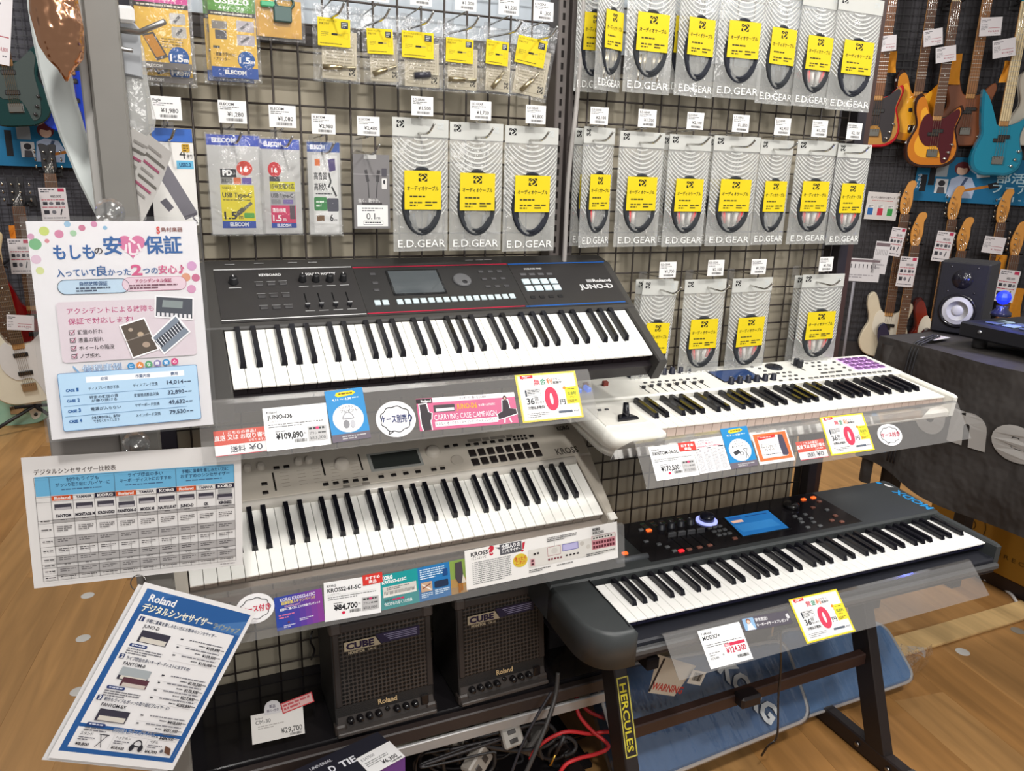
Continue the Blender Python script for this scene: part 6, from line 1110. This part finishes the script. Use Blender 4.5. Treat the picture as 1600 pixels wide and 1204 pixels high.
SHARP = closed([(0, 0), (.08, .0), (.14, .045), (.15, .12), (.125, .19), (.115, .25), (.135, .32), (.175, .40), (.15, .375), (.085, .325), (.035, .31), (-.035, .31), (-.06, .36), (-.11, .47), (-.15, .52), (-.145, .43), (-.13, .32), (-.118, .25), (-.14, .18), (-.155, .11), (-.135, .035), (-.075, 0)], 3)
GUARD = closed([(-.10, .21), (-.09, .31), (-.055, .345), (-.03, .32), (.035, .315), (.08, .345), (.12, .375), (.135, .34), (.115, .26), (.12, .17), (.11, .06), (.07, .03), (.05, .09), (.02, .14), (-.05, .14)], 3)
def headstock(b, y0, col, kind):
    if kind == 'bass': pts = [(-.022, 0), (.022, 0), (.034, .04), (.04, .10), (.036, .16), (.05, .20), (.035, .225), (.0, .215), (-.02, .16), (-.035, .10), (-.034, .05)]
    elif kind == 'strat': pts = [(-.02, 0), (.02, 0), (.03, .03), (.03, .10), (.045, .16), (.04, .19), (.005, .185), (-.02, .14), (-.034, .06), (-.03, .03)]
    else: pts = [(-.02, 0), (.02, 0), (.036, .03), (.034, .10), (.042, .15), (.018, .155), (0, .148), (-.018, .155), (-.042, .15), (-.034, .10), (-.036, .03)]
    b.prism([(x, y+y0) for x, y in closed(pts, 2)], .006, .020, col, None, .002)
def guitar(lbl, cat, M_, col, kind='bass', rim=None, guard=None, board='#5a3a26', head='#c98a3c', shape=BODY, group=None, k=1.06, centre=None, pickup='#1a1818', fin='lacquer', hang=None):
    t = thing('electric_bass' if cat == 'bass guitar' else 'electric_guitar', lbl, cat, M_ @ Matrix.Diagonal((k, k, k, 1)), group); bass = cat == 'bass guitar'; NL = 1.02 if bass else .86
    b = MB(); b.prism(shape, -.02, .02, rim or col, None, .006); b.build('body', fin, t)
    if rim: MB().prism([(x*.90, .225+(y-.225)*.92) for x, y in shape], .0202, .0215, col).build('burst_top', fin, t)
    if centre: MB().prism([(x*.62-.01, .2+(y-.2)*.68) for x, y in shape], .0216, .0222, centre).build('burst_centre', fin, t)
    if guard: MB().prism(GUARD, .0224, .0245, guard, None, .0006).build('pickguard', 'gloss', t)
    MB().box((-.028, .30, .012), (.028, NL, .030), '#b98850', .004).build('neck', 'satin', t); MB().box((-.029, .33, .030), (.029, NL, .035), board, .001).build('fretboard', 'satin', t)
    b = MB()
    for i in range(1, 20): y = NL-(NL-.11)*(1-2**(-i/12)); b.box((-.029, y-.001, .035), (.029, y+.001, .0362), '#c8c4bc')
    o = b.build('frets', 'metal', t); o['kind'] = 'stuff'
    for i in (3, 5, 7, 9, 12): y = NL-(NL-.11)*(1-2**(-(i-.5)/12)); MB().lathe([(.004, .0351), (.004, .0355)], '#e8e4da', 8).build('inlay', 'card', t, T(0, y, 0))
    b = MB(); headstock(b, NL, head, kind); b.build('headstock', 'satin', t)
    n = 4 if bass else 6
    for i in range(n):
        if kind == 'three': xx, yy = (-.036 if i < 3 else .036), NL+.035+.04*(i % 3)
        else: xx, yy = -.03, NL+.035+(.15/n)*i
        MB().lathe([(.006, .0), (.006, .014), (.004, .02)], '#cfcac0', 8).build('tuner', 'chrome', t, T(xx*.5, yy, .018)); MB().lathe([(.011, -.004), (.012, .0), (.008, .004)], '#c4bfb4', 8).build('tuner_button', 'chrome', t, T(xx*1.7, yy, .01) @ RY(90))
    b = MB()
    for i in range(n): x = (-.019+.038*i/(n-1)); b.tube([(x*1.15, .10, .036), (x, NL, .038), (x*.6, NL+.05+.02*i, .026)], .0011, '#c9c6c0', 4)
    o = b.build('strings', 'chrome', t); o['kind'] = 'stuff'
    MB().box((-.034, .07, .02), (.034, .118, .034), '#bdb9b0', .003).build('bridge', 'chrome', t)
    for y, dx in ((.215, -.012), (.235, .014)) if bass and kind == 'bass' else ((.17, 0), (.27, 0)): MB().box((dx-.034, y-.012, .02), (dx+.034, y+.012, .031), pickup, .003).build('pickup', 'plastic', t)
    for x, y in ((.10, .10), (.115, .15), (.085, .06)): MB().lathe([(.009, .02), (.009, .036), (.006, .038)], '#c4bfb8' if bass else '#2a2828', 12).build('control_knob', 'chrome' if bass else 'gloss', t, T(x, y, .0))
    if hang:
        h = thing('guitar_hanger', 'black wall hanger of the '+' '.join(lbl.split()[:10]), 'hanger', M_ @ T(0, NL*k+.012, 0), 'black guitar hangers on the grid walls')
        MB().tube([(0, -.004, -hang), (0, -.004, -.035*k)], .008, '#1a181a', 8).build('arm', 'satin', h)
        for sx in (-1, 1): MB().tube(smooth_path([(0, -.004, -.03*k), (sx*.038, -.004, -.022*k), (sx*.05, -.004, .012), (sx*.05, .004, .04)], 3), .006, '#1a181a', 7).build('prong', 'satin', h)
        MB().box((-.03, -.035, -hang-.004), (.03, .03, -hang+.006), '#201e20', .003).build('wall_plate', 'satin', h)
    return t
def hang_r(u, v, off=.10, lean=0): c0 = WRP(u, v, off); return frame(c0, WE, (0, 0, 1)) @ RZ(lean)
G5 = 'bass guitars hung on the dark grid wall'
guitar('red bass guitar with black pickguard beside the cable bags', 'bass guitar', hang_r(1360, 230, .12), '#b08040', 'bass', '#b3141c', '#3a3638', group=G5, board='#7a4c2c', hang=.12)
guitar('sunburst bass half hidden behind the larger sunburst bass', 'bass guitar', hang_r(1421, 224, .06), '#c27a1c', 'bass', '#2a120c', None, group=G5, centre='#e0a02c', head='#caa878', hang=.06)
guitar('sunburst bass with dark red pickguard and pale headstock', 'bass guitar', hang_r(1450, 262, .16), '#c4741a', 'bass', '#2c140e', '#4e1a20', group=G5, centre='#e6a42e', head='#d9c49a', hang=.16)
guitar('walnut brown bass guitar beside the blue one', 'bass guitar', hang_r(1501, 228, .06), '#7a4424', 'bass', None, None, group=G5, fin='satin', board='#8a5c34', hang=.06)
guitar('bright blue bass with pointed horns and pale fretboard', 'bass guitar', hang_r(1551, 274, .16), '#12809c', 'bass', '#0f6a84', None, '#d8c49a', '#1a8aa6', SHARP, G5, 1.1, hang=.16)
guitar('cream bass guitar at the outer end of the upper row', 'bass guitar', hang_r(1612, 228, .08), '#e0d8c8', 'bass', None, None, group=G5, hang=.08)
NLb = 1.02*1.06
def low(u, v, off, *a, **k):  # lower row: the nut is what shows, the body hangs below it
    c0 = WRP(u, v, off); return guitar(*a[:2], frame(c0-Vector((0, 0, NLb)), WE, (0, 0, 1)), *a[2:], **k)
low(1412, 334, .08, 'cream bass guitar standing in the lower row with honey headstock', 'bass guitar', '#d9cdb4', 'bass', None, '#e4dccb', group=G5, hang=.08)
low(1428, 383, .18, 'navy blue bass with white pickguard in the lower row', 'bass guitar', '#1d2240', 'bass', None, '#e2dcd0', group=G5, hang=.18)
low(1486, 342, .06, 'red-brown bass with white pickguard behind the studio speaker', 'bass guitar', '#8a2a18', 'bass', '#5a1810', '#e4dccb', group=G5, hang=.06)
low(1500, 391, .16, 'bass with honey headstock hidden below by the studio speaker', 'bass guitar', '#2a2226', 'bass', None, '#e4dccb', group=G5, hang=.16)
low(1562, 347, .06, 'bass with orange headstock beneath the blue poster lettering', 'bass guitar', '#7a4a2a', 'bass', None, None, group=G5, hang=.06)
low(1583, 398, .16, 'bass with wide amber headstock above the crystal lamp', 'bass guitar', '#a8642c', 'bass', None, None, group=G5, hang=.16)
# price cards and yellow cloths on the basses
def tag_card(TL, TR, BL, lbl, kind, planef, w=(60, 80)):
    s = Sheet('price_card', planef(*TL), planef(*TR), planef(*BL), w, '#e4dfe2')
    if kind == 'offer': s.rect(42, 2, 56, 10, '#c03a5c').fine(4, 4, 30, 2, 5, '#55555c', 3).t('¥80,000', 24, 24, 6, '#33333a', 24).fine(4, 28, 50, 1, 5, '#c05a6a', 4).rect(6, 34, 16, 42, '#3a3a42').ell(24, 38, 5, 4, '#77777f').rect(34, 34, 44, 42, '#55555c').ell(50, 38, 4, 4, '#77777f').fine(4, 46, 50, 1, 5, '#c05a6a', 6).rect(6, 54, 18, 64, '#3a3a42').ell(28, 59, 5, 5, '#77777f').line(46, 52, 42, 66, 3, '#3a3a42').fine(4, 72, 50, 1, 5, '#77777f', 8)
    else: s.fine(5, 8, 34, 2, 6, '#66666c', 2).fine(5, 26, 24, 4, 6, '#9a989c', 4).line(w[0]*.4, w[1]*.58, w[0]*.92, w[1]*.58, 1.6, '#b04a58').t('¥118,800', w[0]*.4, w[1]*.8, 6, '#a8505c', w[0]*.5).fine(w[0]*.7, w[1]*.86, 12, 1, 5, '#77777f', 3)
    s.done(lbl, 'price card', 'price cards on the guitars')
fr = lambda u, v: WRP(u, v, .235)
for TL, TR, BL, lb, kd, w in (((1374, 57), (1401, 54), (1375, 81), 'white price card on the red bass neck', 'plain', (80, 70)), ((1443, 48), (1473, 43), (1441, 74), 'white price card on the half hidden sunburst bass', 'plain', (80, 70)), ((1462, 75), (1494, 70), (1458, 100), 'white price card on the sunburst bass with dark red pickguard', 'plain', (80, 70)), ((1533, 28), (1567, 26), (1528, 57), 'white price card on the walnut brown bass', 'plain', (80, 70)), ((1551, 64), (1587, 58), (1546, 93), 'blank-looking white card on the bright blue bass', 'plain', (80, 70)), ((1395, 354), (1417, 357), (1389, 399), 'offer card on the cream lower-row bass', 'offer', (60, 80)), ((1408, 400), (1435, 402), (1401, 447), 'offer card on the navy blue bass', 'offer', (60, 80)), ((1466, 360), (1493, 363), (1457, 407), 'offer card on the red-brown bass', 'offer', (60, 80)), ((1540, 368), (1573, 372), (1536, 394), 'small white card on the orange-headed bass', 'plain', (80, 70)), ((1564, 420), (1596, 424), (1557, 470), 'offer card beside the crystal lamp', 'offer', (60, 80))):
    tag_card(TL, TR, BL, lb, kd, fr, w)
def cloth_tag(u, v, w, h, lbl, planef):
    c0 = planef(u, v); b = MB(); pts = [[((i/4-.5)*w*(.7+.3*j/5), -j/5*h, .012*math.sin(i*1.9+j)) for i in range(5)] for j in range(6)]; b.grid(pts[::-1], '#d9902a')
    tag(b.build('polishing_cloth', 'cloth', None, frame(c0, WE, (0, 0, 1))), lbl, 'cloth', 'orange polishing cloths on the guitars')
f2 = lambda u, v: WRP(u, v, .10)
for u, v, w, h, lb in ((1393, 80, .10, .14, 'orange cloth behind the red bass neck'), (1492, 84, .13, .20, 'orange cloth behind the sunburst bass neck'), (1577, 95, .08, .14, 'orange cloth behind the blue bass neck'), (1565, 398, .10, .14, 'orange cloth below the small white card'), (1590, 450, .12, .22, 'orange cloth behind the crystal lamp')): cloth_tag(u, v, w, h, lb, f2)
# blue posters
def poster(TL, TR, BL, lbl, flip):
    s = Sheet('poster', TL, TR, BL, (330, 150), '#1a6f9c', None, .002)
    fx = 110 if not flip else 200
    s.rr(fx-62, 24, fx-30, 66, 1, '#9aa4ac').rr(fx-56, 74, fx-24, 122, 1, '#d8dade').ell(fx-40, 88, 9, 10, '#33333a').poly([(fx-50, 122), (fx-48, 100), (fx-32, 100), (fx-28, 122)], '#55555c')
    s.poly([(fx-24, 134), (fx-18, 72), (fx+2, 60), (fx+34, 66), (fx+48, 96), (fx+44, 134)], '#b9c8e4').ell(fx+6, 36, 20, 22, '#6a2c34').ell(fx+6, 42, 14, 16, '#f0cdb8').poly([(fx-14, 30), (fx+6, 14), (fx+26, 30), (fx+10, 36)], '#6a2c34').poly([(fx+18, 66), (fx+26, 66), (fx+2, 134), (fx-6, 134)], '#4a5c7e').line(fx+10, 112, fx+84, 90, 9, '#c0792c').poly([(fx+78, 84), (fx+104, 74), (fx+108, 94), (fx+84, 100)], '#2a2426').poly([(fx+34, 20), (fx+70, 10), (fx+80, 60), (fx+48, 66)], '#cfdbe4')
    if not flip: s.t('部活応援', 208, 78, 32, '#bfe0ee', 150, .03).t('フェア2025', 202, 112, 30, '#bfe0ee', 156, .03).t('4.11 - 5.10', 222, 138, 16, '#bfe0ee', 110, .03).rect(14, 62, 30, 118, '#1a1c22').t('ここから', 16, 108, 10, '#ffffff', 48, .01, rot=90).rect(34, 30, 50, 96, '#1a1c22')
    else: s.rect(150-40, 40, 126, 120, '#1a1c22')
    s.done(lbl, 'poster', 'blue posters on the grid walls')
poster(WRP(1437, 243, .02), WRP(1640, 252, .02), WRP(1433, 313, .02), 'blue poster with big pale lettering under the basses', False)
poster(WLP(-75, 178, 3.99), WLP(150, 190, 3.99), WLP(-72, 256, 3.99), 'blue poster behind the teal guitar', True)
s = Sheet('info_card', WRP(1357, 299, .06), WRP(1407, 302, .06), WRP(1354, 342, .06), (200, 170), '#dad5d2'); s.t('ロッキン島村の公認カード', 24, 40, 14, '#4a3c3c', 150, .03).fine(34, 50, 130, 1, 8, '#c05a5a', 3)
for k, c_ in enumerate(('#2f6ab0', '#c8364a', '#3a9a4a')): s.rect(10+k*62, 76, 52+k*62, 140, '#e8e6e4').rect(14+k*62, 98, 48+k*62, 142, c_).fine(16+k*62, 82, 30, 2, 8, '#3a3a44', k)
s.done('white info card with blue, red and green blocks', 'card')
# leaflet stand in front of the right wall
pf = lambda u, v: WRP(u, v, .9); t = thing('leaflet_stand', 'thin floor stand with slanted white leaflets behind the rack', 'stand', T(*Vector((pf(1330, 470).x, pf(1330, 470).y, 0))))
o_ = t.matrix_basis.inverted()
MB().tube([(0, 0, 0), (0, 0, pf(1336, 440).z)], .009, '#77747a', 8).build('pole', 'satin', t); MB().lathe([(.15, 0), (.15, .012), (.02, .02)], '#3a3838', 20).build('base', 'satin', t)
for nm, TL, TR, BL in (('leaflet', (1320, 402), (1378, 405), (1318, 438)), ('leaflet', (1370, 376), (1393, 378), (1346, 425))):
    s = Sheet(nm, o_ @ pf(*TL), o_ @ pf(*TR), o_ @ pf(*BL), (120, 80), '#dcdade', parent=t); s.rect(4, 4, 116, 12, '#7a6a70')
    for k in range(8): s.line(12+k*13, 20, 12+k*13, 34, 2.5, '#3a3640')
    s.fine(10, 56, 90, 2, 8, '#a9a6ac', 3); s.done()
# ---- left guitars
G6 = 'guitars along the wall at the leaflet end'
def hang_l(u, v, y, lean=0): c0 = PY(u, v, y); return frame(c0, (1, 0, 0), (0, 0, 1)) @ RZ(lean)
guitar('teal green guitar hung high with a grey-green pickguard', 'guitar', hang_l(32, 198, 3.7, 4), '#06302f', 'strat', None, '#444c4a', group=G6, hang=0.34)
GH = .86*1.06
def low_l(u, v, y, *a, **k): c0 = PY(u, v, y); return guitar(*a[:2], frame(c0-Vector((0, 0, GH)), (1, 0, 0), (0, 0, 1)), *a[2:], **k)
low_l(79, 271, 3.70, 'guitar with a black three-a-side headstock hidden by the pastel sheet', 'guitar', '#2a2226', 'three', None, None, group=G6, head='#17151a', board='#6a4a34', hang=0.34)
low_l(30, 322, 3.58, 'red guitar with cream edge and black headstock', 'guitar', '#8a1018', 'three', '#a8141c', None, group=G6, head='#17151a', hang=0.46)
low_l(-4, 420, 3.45, 'mint green guitar cut off behind the white one', 'guitar', '#9ecab4', 'strat', None, '#e0dcd0', group=G6, head='#d8c49a', hang=0.59)
c0 = PZ(54, 634, .12); c0 = PY(54, 628, 3.3)
guitar('white guitar with pearl pickguard standing on a floor stand', 'guitar', frame(c0, (1, 0, .0), (0, 0, 1)) @ RZ(6), '#ded8c4', 'strat', None, '#d4d2d0', group=G6, head='#d8d0bc', board='#4a3628')
t = thing('guitar_stand', 'black tubular floor stand under the white guitar', 'stand', T(c0.x, c0.y, 0)); 
for a in (200, 320, 90): MB().tube([(0, 0, max(.08, c0.z-.02)), (  .27*math.cos(math.radians(a)), .27*math.sin(math.radians(a)), .012)], .010, '#1d1b1d', 8).build('leg', 'satin', t)
MB().tube([(-.09, -.05, c0.z-.01), (0, 0, c0.z-.02), (.09, -.05, c0.z-.01)], .009, '#1d1b1d', 8).build('cradle', 'rough', t)
fl_ = lambda u, v: PY(u, v, 3.645)
for TL, TR, BL, lb, kd in (((59, 293), (102, 293), (63, 345), 'offer card hanging below the black headstock beside the pastel sheet', 'offer'), ((11, 373), (46, 373), (14, 428), 'offer card behind the white guitar headstock', 'offer')): tag_card(TL, TR, BL, lb, kd, fl_ if 'below' in lb else (lambda u, v: PY(u, v, 3.525)))
tag_card((10, 491), (53, 493), (12, 515), 'wide white card on the white guitar neck', 'plain', lambda u, v: PY(u, v, 3.235), (120, 60))
tag_card((-20, -10), (20, 0), (-18, 96), 'large white card above the teal guitar', 'plain', fl_, (70, 100))
def cloth_l(u, v, w, h, lbl):
    c0 = PY(u, v, 3.62); b = MB(); pts = [[((i/4-.5)*w, -j/5*h, .012*math.sin(i*1.9+j)) for i in range(5)] for j in range(6)]; b.grid(pts[::-1], '#d9822a'); tag(b.build('polishing_cloth', 'cloth', None, frame(c0, (1, 0, 0), (0, 0, 1))), lbl, 'cloth', 'orange polishing cloths on the guitars')
cloth_l(23, 352, .06, .10, 'orange cloth above the white guitar headstock'); cloth_l(22, 520, .10, .10, 'orange cloth on the white guitar body')
# ---- white crescent board and foil balloon beside the grey post
yB = -.33; outl = [(40, -60), (44, 10), (52, 60), (62, 110), (76, 160), (95, 215), (122, 280), (148, 332), (160, 348), (160, 318), (152, 275), (142, 235), (130, 190), (118, 150), (112, 110), (116, 60), (124, 0), (130, -60)]
P3 = [PY(u, v, yB) for u, v in outl]; o_ = P3[8]; b = MB(); b.prism([(p.x-o_.x, p.z-o_.z) for p in P3], 0, .012, '#d4dad8', RX(90), .003); tag(b.build('crescent_board', 'satin', None, T(*o_)), 'tall white crescent-shaped board leaning beside the grey post', 'board')
guitar('glossy blue guitar seen past the white crescent board', 'guitar', hang_l(120, 208, 3.75), '#1236b0', 'strat', None, None, group=G6, head='#17151a', hang=0.29)
rows = [(-46, 60, 108), (-30, 50, 118), (0, 45, 122), (20, 46, 126), (45, 53, 131), (70, 60, 132), (92, 74, 131), (108, 90, 118), (120, 98, 110), (127, 102, 106)]
b = MB(); yb_ = -.47; ctr = PY(90, 40, yb_)
for sg in (-1, 1):
    pts = []
    for k, (v, l, r) in enumerate(rows):
        a, c_ = PY(l, v, yb_), PY(r, v, yb_); th = (c_-a).length*.33; pts.append([a.lerp(c_, i/8)+Vector((0, sg*th*math.sqrt(max(0, 1-(2*i/8-1)**2)), 0))-ctr for i in range(9)])
    b.grid(pts if sg > 0 else [r[::-1] for r in pts], '#e0a884')
tag(b.build('foil_balloon', 'foil', None, T(*ctr)), 'rose gold foil balloon hanging beside the grey post', 'balloon')
